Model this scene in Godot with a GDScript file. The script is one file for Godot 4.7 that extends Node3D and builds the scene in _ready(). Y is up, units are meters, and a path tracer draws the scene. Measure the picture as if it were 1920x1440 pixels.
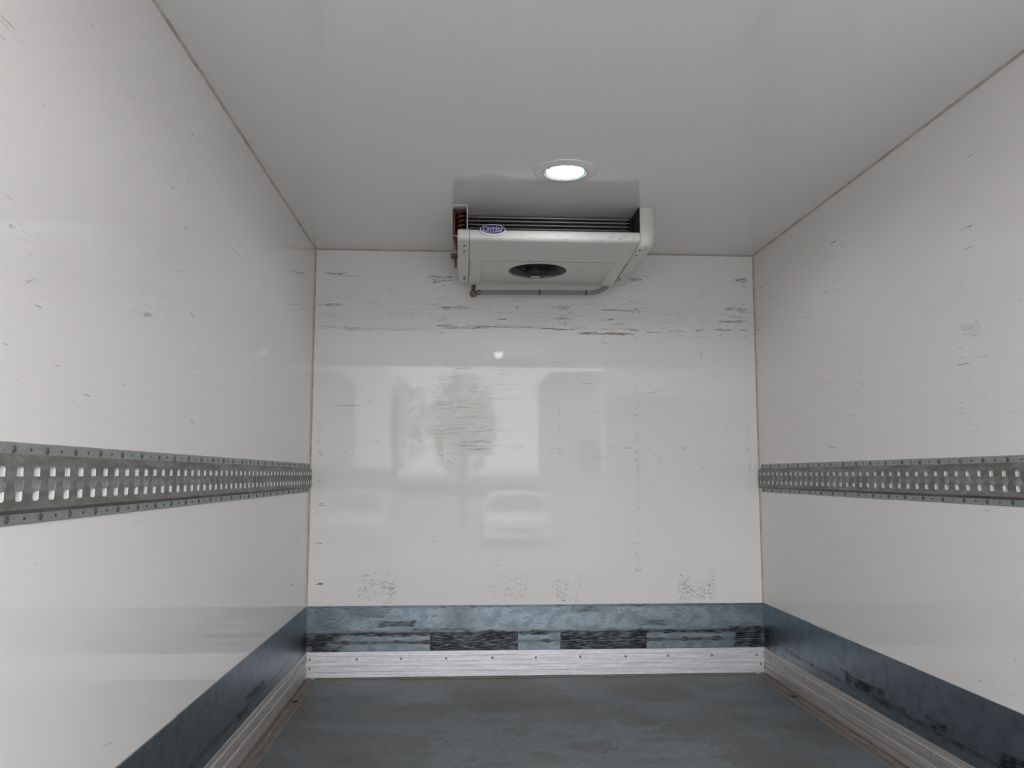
extends Node3D
# Inside of an empty refrigerated lorry body, seen from its open rear doors under an overcast sky.
# Metres, y up. Front bulkhead at z = 0, rear opening at z = LENGTH, floor at y = 0.

const HALF := 1.1
const HIGH := 2.063
const LENGTH := 4.6
const SKIRT := 0.335      # top of the kick panels
const TRACK_PITCH := 0.0555

var rng := RandomNumberGenerator.new()
var taken := {}
var M := {}

const FRONT_SCUFFS := [
	[-1.002, 1.939, 0.089, 0.013, 16, 0.75],
	[-0.992, 1.956, 0.026, 0.008, 3, 0.50],
	[-0.958, 1.929, 0.104, 0.005, 4, 0.40],
	[-1.043, 1.907, 0.026, 0.008, 4, 0.60],
	[-0.483, 1.923, 0.089, 0.026, 22, 0.85],
	[-0.493, 1.901, 0.057, 0.016, 12, 0.80],
	[-0.477, 1.885, 0.021, 0.008, 4, 0.80],
	[-0.722, 1.868, 0.031, 0.016, 8, 0.35],
	[-1.014, 1.782, 0.104, 0.016, 18, 0.65],
	[-1.041, 1.813, 0.037, 0.078, 10, 0.25],
	[-1.024, 1.734, 0.063, 0.037, 14, 0.20],
	[-0.801, 1.792, 0.031, 0.005, 4, 0.60],
	[-0.772, 1.777, 0.016, 0.005, 3, 0.60],
	[-0.503, 1.791, 0.052, 0.010, 8, 0.70],
	[-0.476, 1.775, 0.073, 0.018, 18, 0.70],
	[-0.392, 1.779, 0.084, 0.016, 18, 0.55],
	[-0.481, 1.724, 0.078, 0.031, 16, 0.35],
	[-0.720, 1.732, 0.021, 0.005, 3, 0.50],
	[-0.792, 1.718, 0.021, 0.008, 3, 0.50],
	[-0.623, 1.717, 0.016, 0.005, 3, 0.80],
	[-0.537, 1.745, 0.021, 0.005, 3, 0.60],
	[-0.167, 1.754, 0.052, 0.005, 3, 0.50],
	[-0.109, 1.782, 0.031, 0.016, 9, 0.80],
	[-0.234, 1.756, 0.008, 0.068, 10, 0.70],
	[-0.186, 1.719, 0.068, 0.003, 3, 0.80],
	[-0.965, 1.665, 0.157, 0.018, 18, 0.45],
	[-0.706, 1.684, 0.047, 0.010, 8, 0.30],
	[-0.719, 1.668, 0.339, 0.026, 26, 0.25],
	[-0.470, 1.684, 0.068, 0.010, 14, 0.80],
	[-0.365, 1.675, 0.209, 0.013, 22, 0.50],
	[-0.154, 1.682, 0.313, 0.013, 22, 0.40],
	[-0.273, 1.681, 0.104, 0.005, 6, 0.70],
	[-0.465, 1.647, 0.031, 0.005, 4, 0.70],
	[0.125, 1.774, 0.078, 0.037, 22, 0.55],
	[0.128, 1.720, 0.068, 0.047, 24, 0.50],
	[0.138, 1.699, 0.031, 0.026, 8, 0.50],
	[0.353, 1.774, 0.063, 0.008, 12, 0.90],
	[0.420, 1.772, 0.104, 0.010, 14, 0.60],
	[0.345, 1.725, 0.057, 0.013, 14, 0.50],
	[0.379, 1.707, 0.120, 0.008, 6, 0.30],
	[0.332, 1.787, 0.010, 0.016, 4, 0.80],
	[0.498, 1.931, 0.057, 0.021, 30, 0.90],
	[0.537, 1.948, 0.047, 0.008, 5, 0.50],
	[0.495, 1.898, 0.026, 0.008, 4, 0.40],
	[0.483, 1.822, 0.047, 0.021, 10, 0.40],
	[0.496, 1.773, 0.037, 0.031, 24, 0.80],
	[0.523, 1.787, 0.042, 0.010, 6, 0.60],
	[0.503, 1.730, 0.047, 0.010, 6, 0.40],
	[0.602, 1.815, 0.021, 0.016, 5, 0.35],
	[1.031, 1.933, 0.052, 0.023, 30, 0.85],
	[1.038, 1.903, 0.047, 0.026, 10, 0.35],
	[0.831, 1.856, 0.031, 0.037, 10, 0.40],
	[0.816, 1.892, 0.021, 0.008, 3, 0.30],
	[0.999, 1.787, 0.094, 0.016, 20, 0.65],
	[1.037, 1.771, 0.052, 0.016, 10, 0.50],
	[1.009, 1.744, 0.052, 0.010, 8, 0.60],
	[0.981, 1.719, 0.120, 0.013, 22, 0.70],
	[1.025, 1.719, 0.013, 0.013, 8, 0.90],
	[0.720, 1.735, 0.042, 0.026, 10, 0.30],
	[0.834, 1.723, 0.021, 0.008, 4, 0.60],
	[0.703, 1.708, 0.008, 0.008, 3, 0.60],
	[0.117, 1.674, 0.157, 0.008, 20, 0.60],
	[0.218, 1.681, 0.078, 0.010, 8, 0.50],
	[0.406, 1.677, 0.235, 0.008, 14, 0.35],
	[0.481, 1.670, 0.042, 0.010, 14, 0.70],
	[0.594, 1.661, 0.078, 0.008, 10, 0.50],
	[0.689, 1.672, 0.104, 0.016, 12, 0.40],
	[0.816, 1.674, 0.037, 0.013, 16, 0.50],
	[0.933, 1.678, 0.078, 0.010, 16, 0.55],
	[1.043, 1.679, 0.037, 0.008, 10, 0.60],
	[0.818, 1.647, 0.031, 0.016, 6, 0.40],
	[0.583, 1.625, 0.063, 0.003, 3, 0.80],
	[0.715, 1.648, 0.031, 0.005, 5, 0.50],
	[0.330, 1.647, 0.037, 0.008, 5, 0.50],
	[0.333, 1.607, 0.026, 0.010, 6, 0.60],
	[0.367, 1.583, 0.031, 0.005, 4, 0.60],
	[0.400, 1.642, 0.016, 0.005, 3, 0.50],
	[1.042, 1.643, 0.026, 0.005, 4, 0.60],
	[0.919, 1.650, 0.031, 0.008, 5, 0.40],
	[0.486, 1.632, 0.026, 0.031, 8, 0.40],
	[-0.478, 1.396, 0.031, 0.131, 22, 0.40],
	[-0.477, 1.239, 0.026, 0.235, 36, 0.40],
	[-0.475, 1.057, 0.026, 0.131, 34, 0.60],
	[-0.423, 1.011, 0.031, 0.052, 20, 0.60],
	[-0.431, 1.096, 0.026, 0.157, 14, 0.30],
	[-0.369, 1.473, 0.068, 0.013, 10, 0.40],
	[-0.468, 1.488, 0.037, 0.005, 3, 0.50],
	[-0.337, 1.344, 0.392, 0.235, 30, 0.30],
	[-0.310, 1.187, 0.366, 0.183, 34, 0.30],
	[-0.309, 1.096, 0.183, 0.042, 30, 0.45],
	[-0.291, 1.078, 0.089, 0.010, 8, 0.60],
	[-0.127, 1.188, 0.031, 0.209, 12, 0.25],
	[-0.114, 1.089, 0.063, 0.026, 12, 0.40],
	[-0.621, 1.225, 0.021, 0.157, 10, 0.25],
	[-0.611, 1.031, 0.047, 0.052, 8, 0.30],
	[-0.957, 1.288, 0.183, 0.005, 5, 0.50],
	[-1.036, 1.392, 0.078, 0.157, 12, 0.20],
	[-0.727, 1.365, 0.052, 0.005, 3, 0.60],
	[-0.819, 1.307, 0.031, 0.005, 3, 0.60],
	[-0.799, 1.100, 0.063, 0.031, 8, 0.35],
	[-0.939, 1.064, 0.042, 0.008, 5, 0.40],
	[-0.943, 1.236, 0.031, 0.016, 5, 0.40],
	[-1.059, 1.068, 0.031, 0.104, 26, 0.50],
	[-1.057, 1.184, 0.026, 0.131, 14, 0.30],
	[-1.058, 0.915, 0.026, 0.104, 18, 0.40],
	[-1.047, 0.809, 0.031, 0.016, 12, 0.60],
	[-1.059, 0.776, 0.021, 0.026, 5, 0.30],
	[-1.051, 0.628, 0.031, 0.008, 10, 0.90],
	[-1.038, 0.438, 0.021, 0.010, 16, 0.95],
	[-1.062, 0.463, 0.021, 0.021, 6, 0.40],
	[-1.062, 0.563, 0.010, 0.031, 5, 0.30],
	[0.490, 1.349, 0.021, 0.209, 26, 0.45],
	[0.487, 1.138, 0.021, 0.235, 30, 0.45],
	[0.492, 0.994, 0.026, 0.157, 34, 0.55],
	[0.492, 0.825, 0.021, 0.157, 18, 0.35],
	[0.484, 0.619, 0.023, 0.183, 30, 0.35],
	[0.490, 0.497, 0.026, 0.031, 20, 0.45],
	[0.104, 1.189, 0.016, 0.157, 14, 0.40],
	[0.121, 1.058, 0.037, 0.026, 10, 0.40],
	[0.095, 1.079, 0.063, 0.003, 3, 0.60],
	[0.296, 1.401, 0.104, 0.005, 4, 0.40],
	[0.281, 1.263, 0.037, 0.013, 6, 0.35],
	[0.359, 1.090, 0.037, 0.005, 5, 0.60],
	[0.438, 1.090, 0.042, 0.016, 8, 0.40],
	[0.319, 1.046, 0.078, 0.031, 12, 0.20],
	[0.609, 1.020, 0.021, 0.104, 14, 0.40],
	[0.544, 1.078, 0.037, 0.010, 6, 0.60],
	[0.822, 0.994, 0.016, 0.078, 8, 0.40],
	[0.717, 1.086, 0.037, 0.026, 6, 0.40],
	[0.947, 1.179, 0.010, 0.010, 5, 0.70],
	[0.918, 1.081, 0.016, 0.008, 4, 0.60],
	[1.050, 1.193, 0.016, 0.157, 14, 0.40],
	[1.051, 1.034, 0.026, 0.131, 30, 0.55],
	[1.047, 0.890, 0.021, 0.157, 18, 0.40],
	[1.048, 0.669, 0.021, 0.235, 16, 0.20],
	[1.061, 0.489, 0.021, 0.157, 16, 0.25],
	[0.547, 0.476, 0.016, 0.008, 4, 0.60],
	[0.567, 0.895, 0.008, 0.008, 3, 0.60],
	[0.820, 0.898, 0.010, 0.008, 3, 0.50],
	[0.901, 1.459, 0.026, 0.052, 5, 0.25],
	[0.822, 1.552, 0.010, 0.052, 5, 0.40],
	[0.993, 1.570, 0.008, 0.005, 3, 0.80],
	[0.385, 1.540, 0.005, 0.005, 2, 0.70],
	[0.489, 1.517, 0.005, 0.005, 2, 0.70],
	[0.557, 1.397, 0.021, 0.005, 2, 0.60],
	[0.589, 1.363, 0.104, 0.131, 8, 0.30],
	[0.881, 1.218, 0.104, 0.078, 6, 0.30],
	[-0.812, 0.412, 0.089, 0.131, 46, 0.35],
	[-0.826, 0.474, 0.052, 0.008, 8, 0.50],
	[-0.716, 0.411, 0.068, 0.131, 50, 0.42],
	[-0.767, 0.424, 0.157, 0.131, 40, 0.25],
	[-0.178, 0.407, 0.115, 0.146, 26, 0.35],
	[-0.088, 0.419, 0.078, 0.131, 18, 0.35],
	[0.105, 0.393, 0.068, 0.104, 30, 0.40],
	[0.169, 0.418, 0.131, 0.131, 24, 0.30],
	[0.713, 0.401, 0.063, 0.131, 70, 0.45],
	[0.781, 0.383, 0.068, 0.104, 46, 0.40],
	[0.845, 0.413, 0.037, 0.131, 46, 0.42],
	[-0.191, 0.533, 0.052, 0.031, 5, 0.40],
	[-0.499, 0.636, 0.031, 0.021, 5, 0.40],
	[-0.497, 0.472, 0.016, 0.104, 8, 0.20],
	[-0.717, 0.788, 0.008, 0.005, 2, 0.60],
	[-0.796, 0.910, 0.008, 0.005, 2, 0.60],
	[-0.022, 1.558, 1.044, 0.783, 40, 0.15],
	[-0.418, 1.768, 1.305, 0.157, 50, 0.18],
	[0.514, 1.725, 1.044, 0.157, 50, 0.18],
]
const LEFT_SCRATCHES := [
	[2.834, 1.676, 2.787, 1.675, 0.70, 1],
	[2.834, 1.668, 2.786, 1.667, 0.35, 1],
	[2.831, 1.645, 2.813, 1.644, 0.50, 1],
	[2.767, 1.668, 2.762, 1.666, 0.60, 1],
	[2.734, 1.667, 2.720, 1.666, 0.50, 1],
	[2.528, 1.835, 2.507, 1.833, 0.60, 1],
	[2.557, 1.832, 2.528, 1.835, 0.20, 1],
	[2.688, 1.594, 2.679, 1.594, 0.60, 1],
	[2.311, 1.785, 2.290, 1.784, 0.50, 1],
	[2.456, 1.700, 2.439, 1.699, 0.50, 1],
	[2.169, 1.880, 2.101, 1.881, 0.30, 1],
	[2.062, 1.866, 2.048, 1.867, 0.50, 1],
	[1.940, 1.868, 1.887, 1.866, 0.80, 2],
	[1.883, 1.866, 1.832, 1.866, 0.25, 1],
	[2.246, 1.731, 2.236, 1.731, 0.40, 1],
	[2.038, 1.719, 1.996, 1.719, 0.80, 1],
	[1.922, 1.731, 1.898, 1.729, 0.60, 1],
	[2.068, 1.672, 2.013, 1.673, 0.60, 1],
	[2.379, 1.670, 2.121, 1.676, 0.15, 1],
	[1.971, 1.644, 1.951, 1.643, 0.50, 1],
	[1.719, 1.658, 1.677, 1.654, 0.70, 1],
	[1.180, 1.869, 1.079, 1.870, 0.60, 1],
	[1.066, 1.871, 0.971, 1.867, 0.60, 1],
	[1.939, 1.603, 1.898, 1.599, 0.40, 2],
	[2.784, 1.399, 2.737, 1.397, 0.50, 1],
	[2.760, 1.583, 2.752, 1.579, 0.40, 1],
	[1.968, 1.674, 1.942, 1.674, 0.35, 1],
	[1.915, 1.676, 1.905, 1.672, 0.50, 1],
	[1.845, 1.683, 1.835, 1.684, 0.60, 1],
	[1.740, 1.701, 1.692, 1.702, 0.25, 1],
	[0.918, 1.899, 0.829, 1.898, 0.30, 1],
	[2.771, 1.353, 2.748, 1.355, 0.25, 4],
	[2.742, 1.366, 2.732, 1.365, 0.40, 1],
	[2.636, 1.670, 2.623, 1.667, 0.30, 1],
	[2.706, 1.741, 2.700, 1.741, 0.40, 1],
	[2.638, 1.742, 2.634, 1.741, 0.50, 1],
	[2.462, 1.424, 2.459, 1.408, 0.50, 1],
	[2.706, 1.273, 2.682, 1.285, 0.50, 1],
	[2.693, 1.244, 2.645, 1.242, 0.60, 1],
	[2.685, 1.304, 2.676, 1.304, 0.60, 1],
	[1.490, 1.665, 1.390, 1.668, 0.60, 1],
	[1.416, 1.707, 1.354, 1.716, 0.60, 1],
	[1.091, 1.677, 0.943, 1.665, 0.60, 1],
	[0.588, 1.809, 0.255, 1.876, 0.30, 5],
	[0.651, 1.653, 0.295, 1.723, 0.40, 2],
	[2.194, 1.317, 2.122, 1.329, 0.30, 8],
	[1.857, 1.386, 1.810, 1.381, 0.50, 2],
	[2.098, 1.315, 2.087, 1.315, 0.50, 1],
	[2.468, 1.108, 2.435, 1.108, 0.60, 1],
	[2.285, 1.147, 2.267, 1.145, 0.50, 1],
	[2.594, 1.149, 2.563, 1.150, 0.30, 1],
	[2.769, 1.162, 2.745, 1.162, 0.40, 1],
	[2.509, 1.092, 2.498, 1.089, 0.40, 1],
	[2.107, 1.210, 2.079, 1.211, 0.30, 3],
	[1.117, 1.408, 1.092, 1.406, 0.40, 1],
	[0.307, 1.528, 0.276, 1.510, 0.40, 1],
	[1.820, 1.099, 1.776, 1.091, 0.15, 6],
	[1.975, 1.472, 1.911, 1.485, 0.15, 5],
	[2.123, 1.170, 2.096, 1.169, 0.30, 1],
	[2.716, 1.108, 2.709, 1.107, 0.40, 1],
	[2.667, 1.181, 2.656, 1.182, 0.40, 1],
	[2.663, 1.150, 2.656, 1.149, 0.35, 1],
	[2.094, 1.241, 2.086, 1.241, 0.50, 1],
	[2.173, 1.271, 2.162, 1.271, 0.30, 1],
	[2.042, 1.280, 2.024, 1.277, 0.30, 1],
	[1.829, 1.224, 1.741, 1.226, 0.30, 1],
	[2.696, 1.328, 2.689, 1.329, 0.40, 1],
	[2.398, 1.421, 2.377, 1.413, 0.20, 1],
	[2.522, 1.399, 2.495, 1.385, 0.20, 1],
	[1.820, 1.267, 1.783, 1.261, 0.25, 3],
	[1.156, 1.335, 1.126, 1.327, 0.30, 2],
	[1.137, 1.287, 1.113, 1.284, 0.40, 1],
	[1.141, 1.225, 1.122, 1.191, 0.20, 2],
	[1.124, 1.549, 1.112, 1.548, 0.50, 1],
	[0.292, 1.707, 0.272, 1.707, 0.70, 1],
	[1.807, 1.557, 1.798, 1.558, 0.60, 1],
	[2.205, 0.848, 2.184, 0.848, 0.50, 1],
	[2.179, 0.848, 2.124, 0.847, 0.30, 1],
	[2.095, 0.839, 2.086, 0.836, 0.60, 1],
	[1.796, 0.836, 1.773, 0.835, 0.40, 1],
	[2.288, 0.398, 2.241, 0.390, 0.35, 2],
	[0.317, 0.653, 0.211, 0.644, 0.50, 1],
	[0.392, 0.486, 0.311, 0.473, 0.60, 2],
	[0.077, 0.383, 0.056, 0.367, 0.90, 2],
	[0.094, 0.629, 0.078, 0.613, 0.70, 1],
	[2.623, 0.802, 2.610, 0.799, 0.30, 1],
	[2.258, 0.365, 2.254, 0.361, 0.60, 1],
	[2.337, 0.436, 2.332, 0.433, 0.40, 1],
	[2.486, 0.820, 2.484, 0.813, 0.30, 1],
]
const RIGHT_SCRATCHES := [
	[1.827, 1.877, 1.866, 1.876, 0.60, 1],
	[1.866, 1.876, 1.908, 1.877, 0.30, 1],
	[1.568, 1.931, 1.595, 1.933, 0.40, 1],
	[1.541, 1.881, 1.554, 1.878, 0.60, 1],
	[0.899, 1.874, 0.948, 1.873, 0.80, 2],
	[0.948, 1.873, 1.065, 1.880, 0.25, 1],
	[1.781, 1.675, 1.838, 1.671, 0.80, 2],
	[1.834, 1.671, 1.884, 1.669, 0.50, 1],
	[1.866, 1.696, 1.903, 1.694, 0.40, 1],
	[1.779, 1.611, 1.828, 1.610, 0.60, 1],
	[2.008, 1.644, 2.019, 1.643, 0.40, 1],
	[2.087, 2.117, 2.095, 2.115, 0.50, 1],
	[1.383, 2.471, 1.399, 2.464, 0.30, 1],
	[1.717, 1.886, 1.764, 1.879, 0.20, 1],
	[1.572, 1.751, 1.586, 1.749, 0.40, 1],
	[1.842, 1.624, 1.852, 1.623, 0.50, 1],
	[1.563, 1.707, 1.582, 1.706, 0.40, 1],
	[1.951, 1.692, 1.957, 1.691, 0.50, 1],
	[1.917, 1.919, 1.925, 1.918, 0.40, 1],
	[2.000, 1.681, 2.045, 1.686, 0.20, 1],
	[0.044, 1.879, 0.189, 1.870, 0.60, 1],
	[0.067, 1.882, 0.146, 1.872, 0.60, 1],
	[0.183, 1.797, 0.226, 1.806, 0.80, 1],
	[0.253, 1.744, 0.392, 1.726, 0.60, 1],
	[0.001, 1.733, 0.110, 1.726, 0.60, 1],
	[0.010, 1.674, 0.072, 1.672, 0.90, 2],
	[0.175, 1.709, 0.217, 1.699, 0.30, 1],
	[0.396, 1.660, 0.453, 1.662, 0.30, 1],
	[0.587, 1.636, 0.679, 1.614, 0.50, 1],
	[0.892, 1.877, 0.951, 1.874, 0.80, 2],
	[0.915, 1.720, 1.014, 1.716, 0.80, 2],
	[1.151, 1.699, 1.242, 1.693, 0.40, 1],
	[0.807, 1.694, 0.860, 1.693, 0.70, 2],
	[0.911, 1.678, 0.975, 1.676, 0.40, 1],
	[0.910, 1.668, 0.925, 1.670, 0.50, 1],
	[1.771, 1.611, 1.827, 1.611, 0.50, 1],
	[1.706, 1.490, 1.799, 1.488, 0.40, 1],
	[1.763, 1.525, 1.775, 1.523, 0.50, 1],
	[1.736, 1.329, 1.752, 1.328, 0.70, 1],
	[1.822, 1.287, 1.867, 1.286, 0.50, 1],
	[1.723, 1.278, 1.787, 1.276, 0.50, 2],
	[1.725, 1.298, 1.773, 1.295, 0.30, 2],
	[1.784, 1.243, 1.790, 1.246, 0.80, 2],
	[1.750, 1.226, 1.798, 1.226, 0.30, 1],
	[0.806, 1.063, 0.884, 1.061, 0.50, 2],
	[0.978, 1.179, 1.051, 1.176, 0.40, 1],
	[0.099, 1.471, 0.098, 1.452, 0.90, 2],
	[1.953, 1.120, 1.986, 1.121, 0.25, 3],
	[2.014, 1.412, 2.033, 1.411, 0.50, 1],
	[1.627, 1.162, 1.634, 1.163, 0.60, 1],
	[1.731, 1.149, 1.747, 1.149, 0.50, 1],
	[1.729, 1.166, 1.745, 1.165, 0.40, 1],
	[1.822, 1.166, 1.873, 1.164, 0.30, 1],
	[1.672, 1.184, 1.693, 1.181, 0.40, 1],
	[1.035, 1.797, 1.042, 1.797, 0.60, 1],
	[1.355, 1.671, 1.371, 1.668, 0.50, 1],
	[1.469, 1.642, 1.489, 1.638, 0.50, 1],
	[1.295, 1.627, 1.300, 1.626, 0.60, 1],
	[1.001, 1.428, 1.012, 1.426, 0.50, 1],
	[1.878, 1.210, 1.884, 1.209, 0.50, 1],
	[1.780, 1.078, 1.806, 1.079, 0.40, 1],
	[1.368, 1.117, 1.399, 1.116, 0.25, 1],
	[0.909, 1.817, 0.924, 1.817, 0.40, 1],
	[0.036, 1.654, 0.054, 1.652, 0.40, 1],
	[1.107, 1.295, 1.157, 1.294, 0.70, 1],
	[1.059, 1.258, 1.072, 1.258, 0.80, 2],
	[0.824, 1.264, 0.839, 1.265, 0.60, 1],
	[0.858, 1.254, 0.879, 1.253, 0.60, 1],
	[1.822, 1.326, 1.834, 1.324, 0.50, 1],
	[2.001, 1.178, 2.009, 1.176, 0.50, 1],
	[1.912, 0.470, 1.918, 0.465, 0.90, 2],
	[1.914, 0.460, 1.917, 0.456, 0.90, 1],
	[1.721, 0.373, 1.830, 0.372, 0.50, 1],
	[1.830, 0.372, 1.899, 0.372, 0.20, 1],
	[0.434, 0.785, 0.443, 0.784, 0.60, 2],
	[1.010, 0.432, 1.023, 0.432, 0.50, 1],
	[0.687, 0.363, 0.702, 0.357, 0.40, 1],
	[0.725, 0.526, 0.779, 0.528, 0.25, 2],
	[1.002, 0.561, 1.028, 0.558, 0.25, 1],
	[1.830, 0.486, 1.844, 0.487, 0.40, 1],
	[1.944, 0.667, 1.967, 0.666, 0.40, 1],
	[1.787, 0.855, 1.840, 0.854, 0.30, 2],
	[1.436, 0.512, 1.443, 0.512, 0.40, 1],
	[1.394, 0.431, 1.399, 0.431, 0.40, 1],
	[1.286, 0.398, 1.293, 0.398, 0.40, 1],
	[1.032, 0.821, 1.045, 0.819, 0.30, 2],
]
const LEFT_SCUFFS := [
	[1.800, 1.279, 0.073, 0.072, 16, 0.18, 0],
	[1.141, 1.313, 0.060, 0.167, 14, 0.20, 0],
	[2.083, 1.377, 0.249, 0.153, 22, 0.12, 0],
	[2.689, 1.305, 0.105, 0.108, 16, 0.15, 0],
]
const RIGHT_SCUFFS := [
	[1.785, 1.377, 0.088, 0.062, 46, 0.28, 0],
	[1.095, 1.304, 0.068, 0.177, 26, 0.30, 0],
	[0.812, 1.322, 0.070, 0.140, 20, 0.30, 0],
	[0.145, 1.367, 0.065, 0.087, 16, 0.60, 1],
	[0.133, 1.179, 0.043, 0.230, 14, 0.35, 1],
	[1.090, 1.112, 0.051, 0.047, 9, 0.35, 1],
	[1.749, 1.128, 0.069, 0.093, 10, 0.25, 0],
]

# ---------------------------------------------------------------- helpers
func mat(color: Color, rough := 0.5, metal := 0.0) -> StandardMaterial3D:
	var m := StandardMaterial3D.new()
	m.albedo_color = color
	m.roughness = rough
	m.metallic = metal
	return m

func textured(tex: Texture2D, rough := 0.5, metal := 0.0) -> StandardMaterial3D:
	var m := mat(Color.WHITE, rough, metal)
	m.albedo_texture = tex
	return m

func start(smooth := false) -> SurfaceTool:
	var st := SurfaceTool.new()
	st.begin(Mesh.PRIMITIVE_TRIANGLES)
	st.set_smooth_group(0 if smooth else -1)
	return st

func finish(st: SurfaceTool) -> ArrayMesh:
	st.generate_normals()
	return st.commit()

func numbered(called: String) -> String:
	if not taken.has(called):
		taken[called] = 0
		return called
	taken[called] += 1
	return "%s_%03d" % [called, taken[called]]

# a mesh given in world coordinates, hung under parent
func part(called: String, mesh: Mesh, m: Material, parent: Node3D, at := Vector3.ZERO) -> MeshInstance3D:
	var o := MeshInstance3D.new()
	o.name = called
	o.mesh = mesh
	o.material_override = m
	parent.add_child(o, true)
	o.global_position = at
	return o

func struct(called: String, mesh: Mesh, m: Material, label: String, category: String) -> MeshInstance3D:
	var o := part(called, mesh, m, self)
	o.set_meta("kind", "structure")
	o.set_meta("label", label)
	o.set_meta("category", category)
	return o

func thing(called: String, label: String, category: String, at: Vector3, group := "") -> Node3D:
	var o := Node3D.new()
	o.name = numbered(called)
	add_child(o)
	o.position = at
	o.set_meta("label", label)
	o.set_meta("category", category)
	if group != "":
		o.set_meta("group", group)
	return o

# triangle wound so that it faces along out
func tri(st: SurfaceTool, a: Vector3, b: Vector3, c: Vector3, out: Vector3, uvs := []) -> void:
	var flip := (b - a).cross(c - a).dot(out) > 0.0
	var p := [a, c, b] if flip else [a, b, c]
	var order := [0, 2, 1] if flip else [0, 1, 2]
	for k in 3:
		if uvs.size() == 3:
			st.set_uv(uvs[order[k]])
		st.add_vertex(p[k])

func quad(st: SurfaceTool, a: Vector3, b: Vector3, c: Vector3, d: Vector3, out: Vector3, uvs := []) -> void:
	if uvs.size() == 4:
		tri(st, a, b, c, out, [uvs[0], uvs[1], uvs[2]])
		tri(st, a, c, d, out, [uvs[0], uvs[2], uvs[3]])
	else:
		tri(st, a, b, c, out)
		tri(st, a, c, d, out)

# box with chamfered edges; planar texture coordinates from uv (a callable on the point) if given
func add_slab(st: SurfaceTool, lo: Vector3, hi: Vector3, uv = null, c := 0.0) -> void:
	var mid := (lo + hi) * 0.5
	var half := (hi - lo) * 0.5
	var put := func(pts: Array, out: Vector3) -> void:
		var w := []
		for p in pts:
			w.append(mid + p)
		var uvs := []
		if uv != null:
			for p in w:
				uvs.append(uv.call(p))
		for k in range(1, w.size() - 1):
			if uvs.size() > 0:
				tri(st, w[0], w[k], w[k + 1], out, [uvs[0], uvs[k], uvs[k + 1]])
			else:
				tri(st, w[0], w[k], w[k + 1], out)
	for axis in 3:
		var b := (axis + 1) % 3
		var d := (axis + 2) % 3
		for s in [-1.0, 1.0]:
			var pts := []
			for q in [[-1, -1], [1, -1], [1, 1], [-1, 1]]:
				var p := Vector3.ZERO
				p[axis] = s * half[axis]
				p[b] = q[0] * (half[b] - c)
				p[d] = q[1] * (half[d] - c)
				pts.append(p)
			var out := Vector3.ZERO
			out[axis] = s
			put.call(pts, out)
			if c > 0.0:
				for s2 in [-1.0, 1.0]:
					var e := []
					for q in [[0, -1], [0, 1], [1, 1], [1, -1]]:
						var p := Vector3.ZERO
						p[axis] = s * (half[axis] - (0.0 if q[0] == 0 else c))
						p[b] = s2 * (half[b] - (c if q[0] == 0 else 0.0))
						p[d] = q[1] * (half[d] - c)
						e.append(p)
					var o2 := Vector3.ZERO
					o2[axis] = s
					o2[b] = s2
					put.call(e, o2)
	if c > 0.0:
		for sx in [-1.0, 1.0]:
			for sy in [-1.0, 1.0]:
				for sz in [-1.0, 1.0]:
					put.call([Vector3(sx * half.x, sy * (half.y - c), sz * (half.z - c)), Vector3(sx * (half.x - c), sy * half.y, sz * (half.z - c)), Vector3(sx * (half.x - c), sy * (half.y - c), sz * half.z)], Vector3(sx, sy, sz))

func slab(lo: Vector3, hi: Vector3, uv = null, c := 0.0) -> ArrayMesh:
	var st := start()
	add_slab(st, lo, hi, uv, c)
	return finish(st)

# sweep a cross-section (2D points, section(p, t) -> Vector3) from t0 to t1; closed outline with end caps
func add_extrusion(st: SurfaceTool, outline: Array, place: Callable, t0: float, t1: float, uv_scale := Vector2.ONE, caps := true) -> void:
	var n := outline.size()
	var centre := Vector2.ZERO
	var area := 0.0
	for k in n:
		centre += outline[k] / n
		area += outline[k].cross(outline[(k + 1) % n])
	var run := 0.0
	for k in n:
		var p: Vector2 = outline[k]
		var q: Vector2 = outline[(k + 1) % n]
		var nrm := Vector2(q.y - p.y, p.x - q.x) * signf(area)
		var m2 := (p + q) * 0.5
		var out: Vector3 = place.call(m2 + nrm.normalized() * 0.001, t0) - place.call(m2, t0)
		var l := p.distance_to(q)
		quad(st, place.call(p, t0), place.call(q, t0), place.call(q, t1), place.call(p, t1), out, [Vector2(t0, run) * uv_scale, Vector2(t0, run + l) * uv_scale, Vector2(t1, run + l) * uv_scale, Vector2(t1, run) * uv_scale])
		run += l
	if caps:
		var packed := PackedVector2Array(outline)
		var idx := Geometry2D.triangulate_polygon(packed)
		for e in [[t0, t0 - t1], [t1, t1 - t0]]:
			var out: Vector3 = place.call(centre, t0 + e[1]) - place.call(centre, t0)
			for k in range(0, idx.size(), 3):
				tri(st, place.call(outline[idx[k]], e[0]), place.call(outline[idx[k + 1]], e[0]), place.call(outline[idx[k + 2]], e[0]), out, [Vector2(e[0], 0.0), Vector2(e[0], 0.01), Vector2(e[0], 0.02)])

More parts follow.
